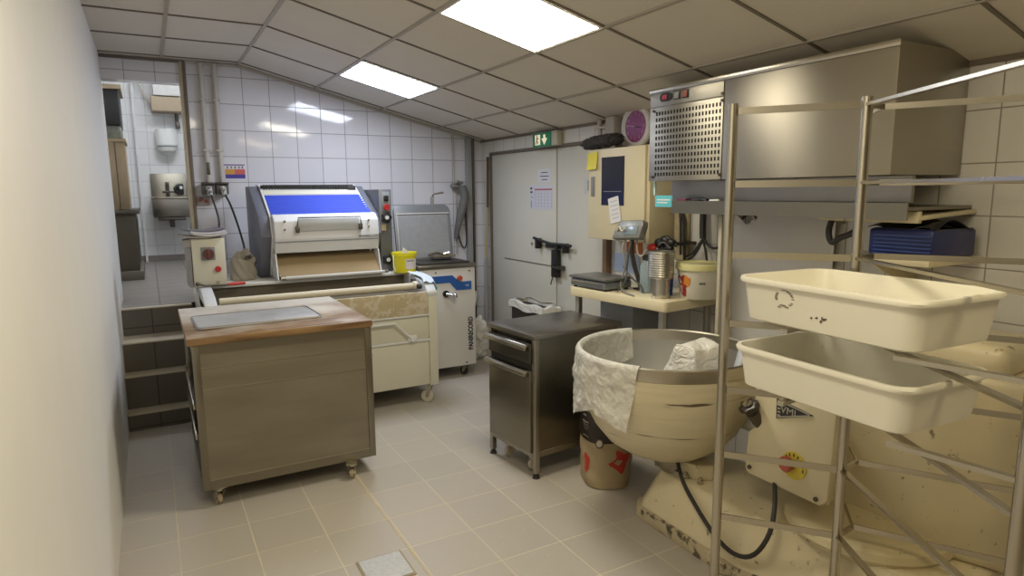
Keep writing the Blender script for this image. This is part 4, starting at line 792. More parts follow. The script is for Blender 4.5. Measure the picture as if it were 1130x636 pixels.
# tins
def tin(r, h, rib, loc, label):
    T = thing('tin_can', label, 'tin can', loc, 0, 'tins on the cream table')
    pr_ = [(0, .0), (r, .0), (r, .006)]
    n_ = int(h / rib); 
    for k in range(n_):
        z = .006 + k * (h - .012) / n_; pr_ += [(r - .0015, z + .001), (r + .0015, z + (h - .012) / n_ * .5)]
    pr_ += [(r, h - .004), (r + .001, h), (r - .003, h), (r - .004, .004), (0, .004)]
    b = MB(); b.lathe(pr_, loc, 40); b.build('can', mat('tin_metal', (.56, .54, .49), .30, 1, rvar=.08), T, angle=20)
    b = MB(); b.lathe([(r + .0018, h - .003), (r + .0018, h + .001), (r - .003, h + .001)], loc, 40); b.build('rim', chrome, T); return T
tin(.052, .115, .03, (2.545, 2.79, .985), 'narrow plain tin can under the wider ribbed can')
tin(.073, .155, .0135, (2.545, 2.79, 1.102), 'wide ribbed tin can stacked on the narrow tin')
b = MB(); b.lathe([(0, 0), (.036, 0), (.040, .1), (.037, .1), (.034, .004), (0, .004)], (2.650, 2.855, .985), 24); b.build('blue_cup', blue_pl, label='blue plastic cup between the tins and the cream bucket', category='cup')
# cream bucket
T = thing('plastic_bucket', 'cream plastic bucket with yellow rim and red fruit print beside the tins', 'bucket', (2.72, 2.71, .985))
bc = (2.748, 2.690, .985)
b = MB(); b.lathe([(0, 0), (.108, 0), (.110, .004), (.128, .175), (.124, .175), (.106, .006), (0, .006)], bc, 40); b.build('body', mat('cream_bucket', (.66, .63, .54), .4, var=.03), T)
b = MB(); b.lathe([(.127, .168), (.136, .166), (.138, .176), (.136, .200), (.128, .202), (.124, .19), (.124, .172)], bc, 40); b.build('rim', mat('pale_yellow_rim', (.72, .68, .34), .4), T)
b = MB(); b.lathe([(.0, .19), (.126, .19)], bc, 40); b.build('lid', mat('pale_yellow_lid', (.66, .62, .36), .5), T)
b = MB(); t = bmesh.new()
def onb(a, z, e=.0012): r_ = .110 + (.128 - .110) * z / .175 + e; return Vector((bc[0] + r_ * math.cos(a), bc[1] + r_ * math.sin(a), bc[2] + z))
def patch(cen, sx_, sz_, f, n=22):
    m = MB(); pts = []
    for k in range(n):
        a = 2 * PI * k / n; q_ = f(a); pts.append(onb(R(cen[0]) + q_ * sx_ * math.cos(a), cen[1] + q_ * sz_ * math.sin(a)))
    c = m.bm.verts.new(onb(R(cen[0]), cen[1], .0016)); vv = [m.bm.verts.new(p) for p in pts]
    for k in range(n): m.bm.faces.new([c, vv[k], vv[(k + 1) % n]])
    return m
patch((176, .085), .36, .06, lambda a: 1 + .25 * math.sin(3 * a) + .15 * math.sin(5 * a + 1)).build('red_print', mat('dark_red_print', (.30, .03, .03), .4), T)
patch((190, .105), .20, .03, lambda a: 1 + .2 * math.sin(4 * a)).build('orange_print', mat('orange_print', (.66, .25, .04), .4), T)
patch((171, .060), .12, .022, lambda a: 1 + .3 * math.sin(3 * a)).build('pale_print', mat('pale_pink_print', (.62, .38, .28), .4), T)
text_part('small_text', 'mai', .022, face_m(onb(R(228), .095, .001), (math.sin(R(-228)) * -1 * -1, 0, 0) if False else (-math.sin(R(228)), math.cos(R(228)), 0), (0, 0, 1)), ink, T) if False else None
b = MB()
for k in range(4): 
    a = R(226 + k * 4.2); p = onb(a, .095, .0008); d = Vector((-math.sin(a), math.cos(a), 0)); b.prism([p - d * .003 + Vector((0, 0, -.006)), p + d * .003 + Vector((0, 0, -.006)), p + d * .003 + Vector((0, 0, .006)), p - d * .003 + Vector((0, 0, .006))], Vector((math.cos(a), math.sin(a), 0)) * .001)
b.build('printed_word', ink, T)
# bin behind the steel cabinet
T = thing('waste_bin', 'dark square bin with a white liner folded over its rim, behind the steel cabinet', 'waste bin', (2.84, 4.70, 0))
b = MB(); b.prism([(x * .48 + 2.845, y * .95 + 4.70, 0) for x, y in ((-.17, -.27), (.17, -.27), (.17, .27), (-.17, .27))], (0, 0, .62), bev=.01); b.build('body', mat('dark_brown_plastic', (.035, .025, .02), .5), T)
b = MB()
def liner(u, v):
    a = u * 4; k = int(a) % 4; f = a - int(a); cs = ((-.18, .28), (-.18, -.28), (.18, -.28), (.18, .28)); p = Vector(cs[k]).lerp(Vector(cs[(k + 1) % 4]), f)
    j = 1 + .02 * math.sin(u * 60 + v * 5); return (2.845 + p.x * .52 * j * (1 if v < .9 else .9), 4.70 + p.y * j * (1 if v < .9 else .9), .585 + .07 * v + .010 * math.sin(u * 37))
b.surf(liner, 96, 8, th=.002); b.build('liner', filmw, T, angle=80)

# ================================================================== PROVING UNIT ON THE RIGHT WALL
T = thing('cooling_unit', 'large stainless cooling cabinet hung under the ceiling on the right wall', 'cooling cabinet', (2.71, 2.13, 1.645))
UX, U0, U1, UZ0, UZ1 = 2.46, 1.455, 2.815, 1.652, 2.142
b = MB(); b.box(UX + .006, 2.957, U0, U1, UZ0, UZ1, bev=.003); b.build('body', steel, T)
b = MB(); b.box(UX, UX + .006, U0, 2.285, UZ0, UZ1 - .022, bev=.001); b.build('front_panel', mat('smeared_stainless_panel', (.47, .43, .35), .40, 1, aniso=.85, rvar=.10, vscale=3.5, stretch=(1, 1.4, .6), var=.05), T)
b = MB(); b.box(UX, UX + .006, 2.292, U1, UZ0, 2.045, bev=.001)
for c_ in range(0): pass
gr = b.build('vent_panel', steel, T)
b = MB(); b.box(UX, UX + .006, 2.292, U1, 2.050, UZ1 - .022, bev=.001); sp = b.build('switch_panel', steel, T)
b = MB(); b.box(UX - .006, UX + .008, U0 - .004, U1 + .004, UZ1 - .020, UZ1 + .004, bev=.001); b.build('top_flange', steel_b, T)
sl = mat('vent_slot_dark', (.012, .010, .008), .9)
b = MB()
for c_ in range(21):
    for r_ in range(11):
        y = 2.762 - c_ * (.452 / 20); z = 1.688 + r_ * (.325 / 10); b.box(UX - .0012, UX, y - .0052, y + .0052, z - .0095, z + .0095)
b.build('vent_slots', sl, gr)
b = MB(); b.cyl((UX, 2.715, 2.094), (UX - .004, 2.715, 2.094), .022, n=24); b.cyl((UX, 2.668, 2.094), (UX - .004, 2.668, 2.094), .022, n=24); b.box(UX - .004, UX, 2.668, 2.715, 2.072, 2.116); sw = b.build('switch_bezel', black, sp)
b = MB(); b.box(UX - .007, UX - .004, 2.68, 2.715, 2.082, 2.106, bev=.001); b.build('red_display', mat('red_display', (.35, .03, .05), .3), sp)
b = MB(); b.box(UX - .004, UX, 2.585, 2.632, 2.072, 2.116, bev=.001); b.mi = 1; b.box(UX - .008, UX - .004, 2.592, 2.625, 2.077, 2.111, bev=.002); b.build('rocker_switch', [black, grey_pl], sp)
b = MB(); b.box(UX - .004, UX, 2.525, 2.572, 2.072, 2.116, bev=.001); b.mi = 1; b.box(UX - .008, UX - .004, 2.532, 2.565, 2.077, 2.111, bev=.002); b.build('rocker_switch', [black, mat('dull_red_rocker', (.30, .08, .05), .4)], sp)
b = MB()
for (y, z) in ((2.30, 2.062), (2.30, 2.03), (2.785, 2.03), (2.785, 1.675), (2.30, 1.675), (2.08, 2.132), (1.50, 2.132)): b.cyl((UX, y, z), (UX - .005, y, z), .007)
b.build('screw', steel_dark, T)
# shelf under the unit
T = thing('steel_shelf', 'stainless shelf with raised back fixed under the cooling cabinet', 'shelf', (2.7, 2.13, 1.50))
b = MB(); b.box(2.50, 2.957, 1.40, 2.80, 1.515, 1.530, bev=.002); b.box(2.494, 2.50, 1.40, 2.665, 1.478, 1.545); b.box(2.50, 2.508, 2.665, 2.80, 1.530, 1.545); b.build('board', steel_h, T)
b = MB(); b.box(2.62, 2.64, 1.46, 2.80, 1.545, 1.650); b.build('splash_strip', steel_top, T)
for y in (2.60, 1.95):
    b = MB(); b.prism([(2.53, y, 1.514), (2.955, y, 1.514), (2.955, y, 1.43)], (0, .012, 0)); b.build('bracket', steel, T)
b = MB(); b.box(2.572, 2.592, 2.375, 2.397, 0, 1.514, bev=.003); b.build('support_leg', mat('pale_upright', (.55, .50, .38), .4, .3), T)
b = MB(); b.box(2.497, 2.4995, 2.665, 2.80, 1.51, 1.573); T2 = b.build('cyan_sticker', mat('cyan_sticker', (.12, .50, .58), .4), T)
b = MB(); b.box(2.4955, 2.497, 2.68, 2.785, 1.545, 1.553); b.box(2.4955, 2.497, 2.70, 2.785, 1.53, 1.537); b.build('sticker_text', white_en, T2)
b = MB(); b.box(2.497, 2.507, 2.803, 2.815, 1.575, 1.650); b.build('glass_edge', mat('pale_cyan_glass', (.45, .68, .66), .15), T)
b = MB(); b.box(2.52, 2.58, 2.59, 2.66, 1.531, 1.556, bev=.006); b.build('pink_eraser', mat('dark_magenta', (.16, .04, .08), .5), label='small dark magenta item on the steel shelf beside the cyan sticker', category='item')
b = MB(); b.tube([(2.54, 2.56, 1.545), (2.55, 2.50, 1.553), (2.54, 2.45, 1.547)], .009, n=8); b.build('marker_pen', black, label='black marker lying on the steel shelf under the vent panel', category='pen')
b = MB(); b.tube([(2.53, 2.42, 1.545), (2.53, 2.36, 1.547)], .008, n=8); b.build('marker_pen', white_en, label='white marker lying on the steel shelf under the vent panel', category='pen')
# hanging cables
def cable(pts, r, label): 
    b = MB(); b.tube(pts, r, n=8, sm=2); b.build('power_cable', rubber, label=label, category='cable', group='cables hanging under the steel shelf')
cable([(2.93, 3.06, 1.47), (2.90, 3.02, 1.49), (2.90, 2.985, 1.42), (2.90, 2.98, 1.30), (2.90, 2.97, 1.17)], .010, 'thick black cable hanging beside the mottled trunking, outer one')
cable([(2.93, 3.05, 1.46), (2.89, 3.01, 1.46), (2.89, 3.00, 1.38), (2.89, 2.995, 1.20)], .008, 'black cable hanging beside the mottled trunking, inner one')
cable([(2.92, 2.85, 1.51), (2.92, 2.845, 1.46), (2.91, 2.835, 1.36), (2.91, 2.83, 1.31)], .020, 'thick black sleeve hanging from the steel shelf to a cable splice')
cable([(2.91, 2.83, 1.31), (2.91, 2.80, 1.22), (2.91, 2.785, 1.12)], .007, 'thin black cable dropping from the splice behind the bucket')
cable([(2.91, 2.83, 1.31), (2.90, 2.87, 1.22), (2.89, 2.93, 1.17), (2.89, 3.0, 1.15)], .008, 'black cable curving from the splice towards the plugs, lower one')
cable([(2.91, 2.84, 1.30), (2.91, 2.90, 1.22), (2.90, 2.96, 1.19)], .007, 'black cable curving from the splice towards the plugs, upper one')
cable([(2.91, 2.82, 1.31), (2.91, 2.78, 1.26), (2.91, 2.70, 1.26), (2.91, 2.63, 1.32), (2.91, 2.56, 1.42), (2.93, 2.52, 1.47)], .008, 'black cable looping right from the splice towards the rack')
cable([(2.40, 2.18, 1.28), (2.42, 2.20, 1.23), (2.46, 2.25, 1.05), (2.50, 2.29, .92)], .006, 'thin black cable behind the rack post beside the upper bin')
# white sheet hanging below the shelf
T = thing('white_sheet', 'large smooth white plastic sheet hanging on the wall behind the rack', 'sheet', (2.92, 2.2, .6))
def wsh(u, v):
    y = 2.59 - .62 * u; top = 1.46 + .05 * u - .05 * math.exp(-((u - .14) / .07) ** 2) * 1.2
    return (2.90 + .012 * math.sin(u * 6 + 1) + .006 * math.sin(v * 5 + u * 9), y, .45 + (top - .45) * v)
b = MB(); b.surf(wsh, 40, 30, th=.003); b.build('plastic', mat('white_sheet_plastic', (.70, .68, .66), .35, bump=.06, bscale=6), T, angle=80)
b = MB(); b.cyl((2.905, 2.47, 1.47), (2.905, 2.44, 1.44), .012); b.build('hook', steel_b, T)
# small ledge with hanging hose loop and blue crate at the right
T = thing('wall_ledge', 'cream bracketed ledge under the steel shelf, above the blue crate', 'ledge', (2.75, 1.6, 1.49))
b = MB(); b.prism([(2.58, 1.825, 1.497), (2.955, 1.84, 1.497), (2.955, 1.38, 1.497), (2.58, 1.40, 1.475)], (0, 0, .016), bev=.002)
b.box(2.575, 2.60, 1.40, 1.825, 1.465, 1.512, bev=.004); b.build('shelf_board', cream_pl, T)
b = MB(); b.box(2.575, 2.577, 1.70, 1.705, 1.468, 1.51); b.build('seam', ink, T)
T = thing('hose_loop', 'dark hose loop hanging under the cream ledge', 'hose', (2.62, 1.74, 1.35))
b = MB(); b.tube([(2.62, 1.79, 1.474), (2.61, 1.800, 1.42), (2.61, 1.79, 1.375), (2.60, 1.765, 1.365), (2.60, 1.74, 1.39), (2.61, 1.70, 1.405), (2.62, 1.675, 1.425), (2.62, 1.665, 1.474)], .013, n=10, sm=2); b.build('hose', rubber, T)
T = thing('storage_shelf', 'cream shelf board carrying the blue crate at the right of the rack', 'shelf', (2.72, 1.5, 1.30))
b = MB(); b.box(2.56, 2.955, 1.34, 1.64, 1.300, 1.325, bev=.003); b.build('board', cream_pl, T)
b = MB(); b.prism([(2.60, 1.60, 1.30), (2.955, 1.60, 1.30), (2.955, 1.60, 1.15)], (0, .012, 0)); b.build('bracket', cream_pl, T)
T = thing('blue_crate', 'dark navy ribbed plastic crate on the shelf right of the rack post', 'crate', (2.72, 1.5, 1.326))
b = MB(); b.box(2.585, 2.90, 1.345, 1.60, 1.327, 1.44, bev=.012); b.build('body', navy, T)
b = MB()
for k in range(6): b.box(2.578, 2.586, 1.35, 1.575, 1.337 + k * .015, 1.342 + k * .015)
b.build('rib', mat('blue_rib', (.03, .07, .28), .3), T)
b = MB(); b.surf(lambda u, v: (2.60 + .28 * u, 1.345 + .27 * v, 1.44 + .030 * math.sin(u * PI) + .014 * math.sin(v * 9 + u * 5)), 12, 16, th=.004); b.box(2.60, 2.88, 1.35, 1.59, 1.435, 1.442); b.build('black_bag', black, T, angle=80)

# ================================================================== FLOUR SACK
T = thing('flour_sack', 'brown paper flour bag with red print and black top, standing under the mixer bowl', 'flour bag', (2.16, 2.78, 0))
sc = (2.130, 2.750)
def sk(a, z, e=0):
    k = min(1, z / .05); r = (.168 if z > .05 else .160 + .008 * k) + .004 * math.sin(a * 5 + z * 22) + .003 * math.sin(z * 60 + a * 3) + e
    cx = (abs(math.cos(a)) ** .8) * math.copysign(1, math.cos(a)); sy = (abs(math.sin(a)) ** .8) * math.copysign(1, math.sin(a))
    q = Vector((cx * r * .82, sy * r * 1.0, z)); q.rotate(Matrix.Rotation(R(-28), 3, 'Z')); return Vector((sc[0] + q.x, sc[1] + q.y, z + .004))
kraft = mat('kraft_paper', (.42, .33, .20), .7, var=.1, vscale=12, bump=.25, bscale=14)
b = MB(); b.surf(lambda u, v: sk(u * 2 * PI, v * .262), 64, 16)
b.surf(lambda u, v: Vector((sc[0], sc[1], .004)).lerp(sk(u * 2 * PI, 0), v), 64, 2); bmesh.ops.remove_doubles(b.bm, verts=b.bm.verts, dist=1e-4); b.build('paper_body', kraft, T, angle=80)
b = MB(); b.surf(lambda u, v: sk(u * 2 * PI, .258 + v * .21, .0015), 64, 16); b.surf(lambda u, v: Vector((sc[0], sc[1], .48)).lerp(sk(u * 2 * PI, .466, .0015), v), 64, 3); bmesh.ops.remove_doubles(b.bm, verts=b.bm.verts, dist=1e-4)
blk = b.build('black_top', mat('black_printed_paper', (.022, .016, .012), .45, bump=.2, bscale=14), T, angle=80)
def skp(cdeg, cz_, pts, nm, m, par, e=.004, sx=1.0, sz=1.0):
    b = MB(); vv = [sk(R(cdeg) + p[0] * sx, cz_ + p[1] * sz, e) for p in pts]; c = b.bm.verts.new(sk(R(cdeg), cz_, e + .001)); w_ = [b.bm.verts.new(q) for q in vv]
    for k in range(len(w_)): b.bm.faces.new([c, w_[k], w_[(k + 1) % len(w_)]])
    return b.build(nm, m, par, angle=80)
redp = mat('red_bag_print', (.52, .045, .03), .5)
def leafpts(n=26, lob=.25): return [((1 + lob * math.sin(4 * 2 * PI * k / n)) * math.cos(2 * PI * k / n), (1 + lob * math.sin(3 * 2 * PI * k / n + 1)) * math.sin(2 * PI * k / n)) for k in range(n)]
skp(214, .135, leafpts(lob=.18), 'red_ear_print', redp, T, sx=.17, sz=.052)
skp(208, .135, leafpts(lob=.1), 'pale_ear_print', kraft, T, e=.006, sx=.05, sz=.030)
skp(292, .160, leafpts(lob=.3), 'red_baker_print', redp, T, sx=.36, sz=.056)
skp(284, .155, leafpts(lob=.2), 'pale_scroll_print', kraft, T, e=.006, sx=.14, sz=.014)
skp(250, .262, leafpts(20, 0), 'round_seal', mat('seal_dark', (.06, .05, .04), .5), T, e=.007, sx=.15, sz=.026)
skp(250, .262, leafpts(20, 0), 'seal_centre', mat('seal_pale', (.55, .5, .4), .5), T, e=.009, sx=.11, sz=.018)
gp = mat('grey_bag_text', (.30, .28, .24), .5)
for k, (cd_, z, s) in enumerate(((190, .43, .14), (192, .405, .20), (188, .38, .10), (190, .345, .22), (190, .33, .22), (190, .315, .22), (188, .30, .16), (190, .262, .20))):
    skp(cd_ + 20, z + .02, [(-1, -1), (1, -1), (1, 1), (-1, 1)], 'printed_line', gp, blk, e=.005, sx=s, sz=.0022 if k > 2 else .004)
b = MB(); b.tube([sk(R(285), .36, .03), sk(R(290), .31, .012), sk(R(300), .27, .006), sk(R(315), .25, .006)], .003, n=6, sm=2); b.build('tie_string', filmw, T)

# ================================================================== FORK MIXER
T = thing('dough_mixer', 'old cream painted dough mixer with a big steel bowl on a heavy base', 'dough mixer', (2.3, 1.7, 0))
b = MB()
lo = [(2.00, 2.30), (2.06, 2.36), (2.50, 2.36), (2.72, 2.0), (2.85, 1.5), (2.85, .96), (2.115, .96), (2.11, 1.42), (1.985, 1.68)]
def hull2(pa, za, pb, zb):
    m = MB(); A = [m.bm.verts.new((x, y, za)) for x, y in pa]; B = [m.bm.verts.new((x, y, zb)) for x, y in pb]; n = len(A)
    m.bm.faces.new(A[::-1]); m.bm.faces.new(B)
    for i in range(n): m.bm.faces.new([A[i], A[(i + 1) % n], B[(i + 1) % n], B[i]])
    bmesh.ops.bevel(m.bm, geom=list(m.bm.edges), offset=.018, segments=3, affect='EDGES', profile=.5); return m
hi = [(2.075, 2.235), (2.13, 2.285), (2.42, 2.285), (2.58, 1.9), (2.75, 1.45), (2.75, 1.0), (2.19, 1.0), (2.18, 1.45), (2.085, 1.70)]
hull2(lo, .055, hi, .255).build('base', mix_en, T)
b = MB(); b.prism([(x + (-.012 if x < 2.3 else .012), y + (.012 if y > 1 else -.01), 0) for x, y in lo], (0, 0, .06), bev=.006); b.build('skirting', mix_st, T)
# bowl, open on top
BC = (2.12, 2.27)
outer = [(0, .335), (.11, .337), (.20, .357), (.285, .415), (.345, .49), (.385, .57), (.412, .66), (.424, .735), (.424, .796)]
band = [(.424, .796), (.428, .80), (.424, .84), (.426, .852), (.415, .856), (.408, .850), (.408, .80)]
inner = [(.408, .80), (.398, .68), (.368, .58), (.325, .50), (.25, .43), (.15, .39), (0, .375)]
b = MB(); b.lathe(outer, (*BC, 0), 72); bo = b.build('bowl', bowl_en, T)
b = MB(); b.lathe(band, (*BC, 0), 72); b.build('bowl_rim', mat('worn_steel_rim', (.50, .46, .38), .35, 1, rvar=.12, vscale=12, var=.15), bo)
b = MB(); b.lathe(inner, (*BC, 0), 72); b.build('bowl_inside', mat('scoured_steel_inside', (.46, .45, .42), .42, .9, rvar=.1, vscale=6, var=.12), bo)
b = MB(); b.cyl((2.16, 2.20, .27), (2.14, 2.25, .34), .08, .10, n=28); b.cyl((2.19, 2.17, .22), (2.19, 2.17, .275), .11, .10, n=28); hb = b.build('bowl_pivot', mat('grimy_steel_pivot', (.30, .27, .21), .4, .7, var=.3, vscale=20), T)
b = MB(); b.prism([(2.10, 2.155, .255), (2.135, 2.06, .255), (2.20, 2.02, .255), (2.26, 2.06, .255), (2.25, 2.16, .255), (2.17, 2.20, .255)], (0, 0, .075), bev=.010); b.build('gear_cover', mix_en, hb)
b = MB()
for (x, y) in ((2.115, 2.20), (2.125, 2.03), (2.11, 2.11)): b.cyl((x, y, .25), (x, y, .275), .016, n=6); b.cyl((x, y, .275), (x, y, .285), .009)
b.build('bolt', steel_b, hb)
# column, head and mixing arm
b = MB(); b.prism([(x, y, .25) for x, y in ((2.42, 1.74), (2.48, 1.86), (2.78, 1.80), (2.86, 1.6), (2.86, .98), (2.52, .95), (2.42, 1.2))], (0, 0, .70), bev=.03, seg=3); co = b.build('column', mix_en, T)
b = MB(); b.prism([(2.42, 1.80, .94), (2.80, 1.76, .94), (2.84, 1.05, .94), (2.48, 1.02, .94)], (0, 0, .12), bev=.04, seg=4); b.build('head_cap', mix_en, co)
hb_ = [(1.765, .80), (1.765, .665), (1.735, .64), (1.79, .585), (1.80, .42), (1.782, .400), (1.44, .400), (1.41, .43), (1.395, .80)]
b = MB(); b.prism([(2.14, y, z) for y, z in hb_], (.05, 0, 0), bev=.012); b.box(2.18, 2.30, 1.54, 1.76, .42, .78, bev=.01); b.box(2.28, 2.45, 1.60, 1.72, .50, .72); fb = b.build('control_housing', mat('cream_housing_paint', (.68, .61, .42), .36, var=.04, dirt=(.35, .28, .16), dscale=16, dthr=.70), T)
b = MB(); b.prism([(2.165, 1.415, .405), (2.165, 1.60, .405), (2.275, 1.60, .405), (2.275, 1.485, .405)], (.0, .0, .39), bev=.008); b.build('housing_side', mix_en, fb)
LX = 2.139
b = MB(); b.prism([(LX - .003, y, z) for y, z in ((1.652, .772), (1.650, .688), (1.485, .748))], (.003, 0, 0)); lb_ = b.build('pennant_badge', mat('badge_black', (.03, .03, .035), .4), fb)
b = MB(); 
def bord(a, c, w_=.004): b.bar((LX - .004, a[0], a[1]), (LX - .004, c[0], c[1]), .002, w_, up=(0, (c[1] - a[1]), -(c[0] - a[0])))
bord((1.646, .766), (1.50, .748)); bord((1.644, .696), (1.50, .745)); b.build('badge_border', mat('badge_silver', (.55, .53, .46), .3, .6), lb_)
text_part('badge_text', 'VMI', .040, face_m((LX - .004, 1.595, .733), (0, -1, 0), (0, 0, 1)), mat('badge_silver', (1, 1, 1)), lb_, sx=1.1)
b = MB()
for k in range(4): b.box(LX - .0045, LX - .003, 1.632, 1.645, .702 + k * .014, .708 + k * .014)
b.build('badge_stripe', mat('badge_silver', (1, 1, 1)), lb_)
b = MB(); b.cyl((LX, 1.557, .522), (LX - .006, 1.557, .522), .055, n=32); es = b.build('yellow_disc', mat('estop_yellow', (.62, .50, .05), .45, var=.15, vscale=40), fb)
b = MB(); b.cyl((LX - .006, 1.577, .526), (LX - .022, 1.577, .526), .026, .030, n=24); b.cyl((LX - .022, 1.577, .526), (LX - .036, 1.577, .526), .032, n=24, bev=.006); b.build('stop_button', mat('faded_red_button', (.42, .10, .06), .5), es)
for k in range(9):
    a = R(-100 + k * 25); b = MB(); b.box(-.0008, 0, -.003, .003, -.006, .006); tf(b, Matrix.Translation((LX - .0062, 1.557 + .044 * math.sin(a) * -1, .522 + .044 * math.cos(a)))); b.build('disc_letter', ink, es)
b = MB()
for (y, z) in ((1.77, .435), (1.455, .425)): b.cyl((LX, y, z), (LX - .006, y, z), .010, n=6)
b.build('bolt', steel_dark, fb)
# star knob on threaded rod at the housing corner
b = MB(); b.tube([(2.16, 1.745, .63), (2.115, 1.755, .69)], [.024, .020], n=12); b.tube([(2.15, 1.747, .645), (2.12, 1.754, .685)], .027, n=12); kk = b.build('clamp_screw', mat('greasy_steel', (.12, .10, .08), .35, .6, var=.3, vscale=50), T)
b = MB(); knob(b, (2.112, 1.757, .700), .038, (-.55, .1, .8), 6); b.build('star_knob', mat('black_worn_knob', (.04, .03, .025), .35), kk)
b = MB(); b.cyl((2.098, 1.760, .722), (2.094, 1.761, .728), .020); b.build('knob_disc', chrome, kk)
b = MB(); b.cyl((2.34, 1.86, .55), (2.34, 2.0, .55), .05, n=24); b.mi = 1; b.cyl((2.34, 1.82, .55), (2.34, 1.86, .55), .056, n=24); b.build('drive_shaft', [mat('pale_shaft', (.55, .54, .52), .35, .4), mat('blue_black_ring', (.02, .03, .07), .4)], T)
b = MB(); b.tube([(2.56, 1.80, .90), (2.50, 1.96, .875), (2.42, 2.05, .80), (2.32, 2.10, .62), (2.28, 2.12, .48)], [.045, .04, .035, .028, .022], n=14, sm=2); b.build('fork_arm', steel_b, T)
# curved dirty flange on the base side
b = MB(); b.lathe([(.0, .0), (.30, .0), (.31, .02), (.30, .045), (.27, .06), (0, .07)], (2.42, 1.42, .25), 48); b.build('turntable', mat('cream_flange', (.60, .52, .33), .4, dirt=(.10, .08, .05), dscale=10, dthr=.62), T)
# loose cable across the front
b = MB(); b.tube([(2.11, 2.18, .36), (2.06, 2.085, .267), (2.03, 1.972, .208), (1.985, 1.814, .15), (1.975, 1.70, .118), (1.975, 1.598, .155), (1.99, 1.537, .273), (2.05, 1.565, .36), (2.15, 1.65, .41)], .0095, n=10, sm=2); b.build('mixer_cable', rubber, label='thick black cable looping down in front of the mixer base', category='cable')
# plastic film over the bowl
T = thing('plastic_film', 'crinkled clear plastic film draped over the left rim of the mixer bowl', 'plastic film', (1.75, 2.40, .6))
def drape(u, v):
    a = R(74 + (212 - 9 * max(0, v - .35) - 74) * u); d = math.degrees(a)
    zb = .52 if d < 150 else (.53 + (d - 150) * .003 if d < 180 else .62 - (d - 180) * .0022)
    q_ = Vector((a * 3.2, v * 3.0, 0)); wr = .016 * noise.noise(q_ * 1.3) + .012 * noise.noise(q_ * 3.1 + Vector((5, 0, 0))) + .006 * noise.noise(q_ * 8)
    zi = .70 + .02 * math.sin(a * 7)
    if v < .3: t = v / .3; r = .385 + .018 * t + .3 * wr; z = zi + (.850 - zi) * t
    elif v < .42: t = (v - .3) / .12; r = .403 + .032 * t; z = .850 + .014 * math.sin(t * PI)
    else: t = (v - .42) / .58; r = .438 + wr * min(1, t * 4) + .006 * t; z = .850 + (zb - .850) * t
    return (BC[0] + r * math.cos(a), BC[1] + r * math.sin(a), z)
b = MB(); b.surf(drape, 160, 60); b.build('film', film, T, angle=80)
T = thing('dough_cover', 'crumpled white plastic sheet heaped inside the mixer bowl', 'plastic sheet', (2.2, 2.15, .45))
def heap(u, v):
    x = (u - .5) * 2; y = (v - .5) * 2
    fx = min(1, (1 - abs(x)) * 3.5); fy = min(1, (y + 1) * .85) * min(1, (1 - y) * 7)
    p = Vector((2.21 + x * .11, 2.235 - y * .165, .52 + (.375 - .025 * y) * (fx * fy) ** .8))
    nz = noise.noise(p * 7) * .014 + noise.noise(p * 16) * .010
    return (p.x + nz, p.y - nz * .6, p.z + nz)
b = MB(); b.surf(heap, 50, 50); b.build('sheet', filmw, T, angle=80)
T = thing('flour_scoop_bag', 'folded white paper bag leaning on the right inner side of the mixer bowl', 'paper bag', (2.36, 2.0, .7))
b = MB(); b.prism([(2.29, 2.04, .70), (2.42, 2.03, .72), (2.455, 2.12, .865), (2.40, 2.08, .88), (2.28, 1.96, .86)], (.0, -.025, .0), bev=.006); b.build('bag', mat('bluish_white_paper', (.66, .70, .76), .5), T)

# ================================================================== RACK AND BINS
T = thing('bin_rack', 'tall tubular steel rack with cross rungs standing before the mixer', 'rack', (1.9, 1.4, 0))
P1, P2 = Vector((1.797, 1.628, 0)), Vector((2.056, 1.308, 0)); P3 = P2 + Vector((-.42, -.69, 0)); P4 = P1 + Vector((-.45, -.42, 0))
Q = Vector((2.166, 1.320, 0)); S = Vector((2.345, 1.485, 0)); R_ = Vector((2.40, 0.90, 0))
for k, p in enumerate((P1, P2, P3)):
    b = MB(); b.cyl((p.x, p.y, .02), (p.x, p.y, 1.895), .0175, n=20); po = b.build('post', steel_b, T)
    b = MB(); b.cyl((p.x, p.y, 0), (p.x, p.y, .022), .021); b.build('foot_cap', rubber, po)
ZR = [1.87 - .25 * k for k in range(8)]
for k, z in enumerate(ZR):
    zz = Vector((0, 0, z)); d = (P2 - P1).normalized()
    b = MB(); b.bar(P1 + zz + d * .015, P2 + zz - d * .012, .006, .024); b.build('rung', steel_b, T)
    d = (P3 - P2).normalized()
    b = MB(); b.bar(P2 + zz + d * .012, P3 + zz, .022, .010); b.build('rung', steel_b, T)
    if k < 7:
        b = MB(); b.bar(P2 + zz + Vector((.012, 0, 0)), Q + zz, .010, .018); b.build('link', steel_b, T)
        b = MB(); b.bar(Q + zz, S + zz, .008, .012); b.build('runner', steel_b, T)
        b = MB(); b.bar(Q + zz, R_ + zz, .006, .020); b.build('runner', steel_b, T)
b = MB(); b.bar((R_.x, R_.y, 0), (R_.x, R_.y, 1.88), .03, .03, up=(1, 0, 0)); b.build('rear_post', steel_b, T)
# arms that carry the two bins
for z in (1.19, .965):
    b = MB(); b.bar((P3.x, P3.y, z - .008), (1.60, .90, z - .008), .02, .012); b.build('bin_arm', steel_b, T)
    b = MB(); b.bar((P2.x - .01, P2.y - .01, z - .008), (1.62, 1.24, z - .008), .02, .012); b.build('bin_arm', steel_b, T)

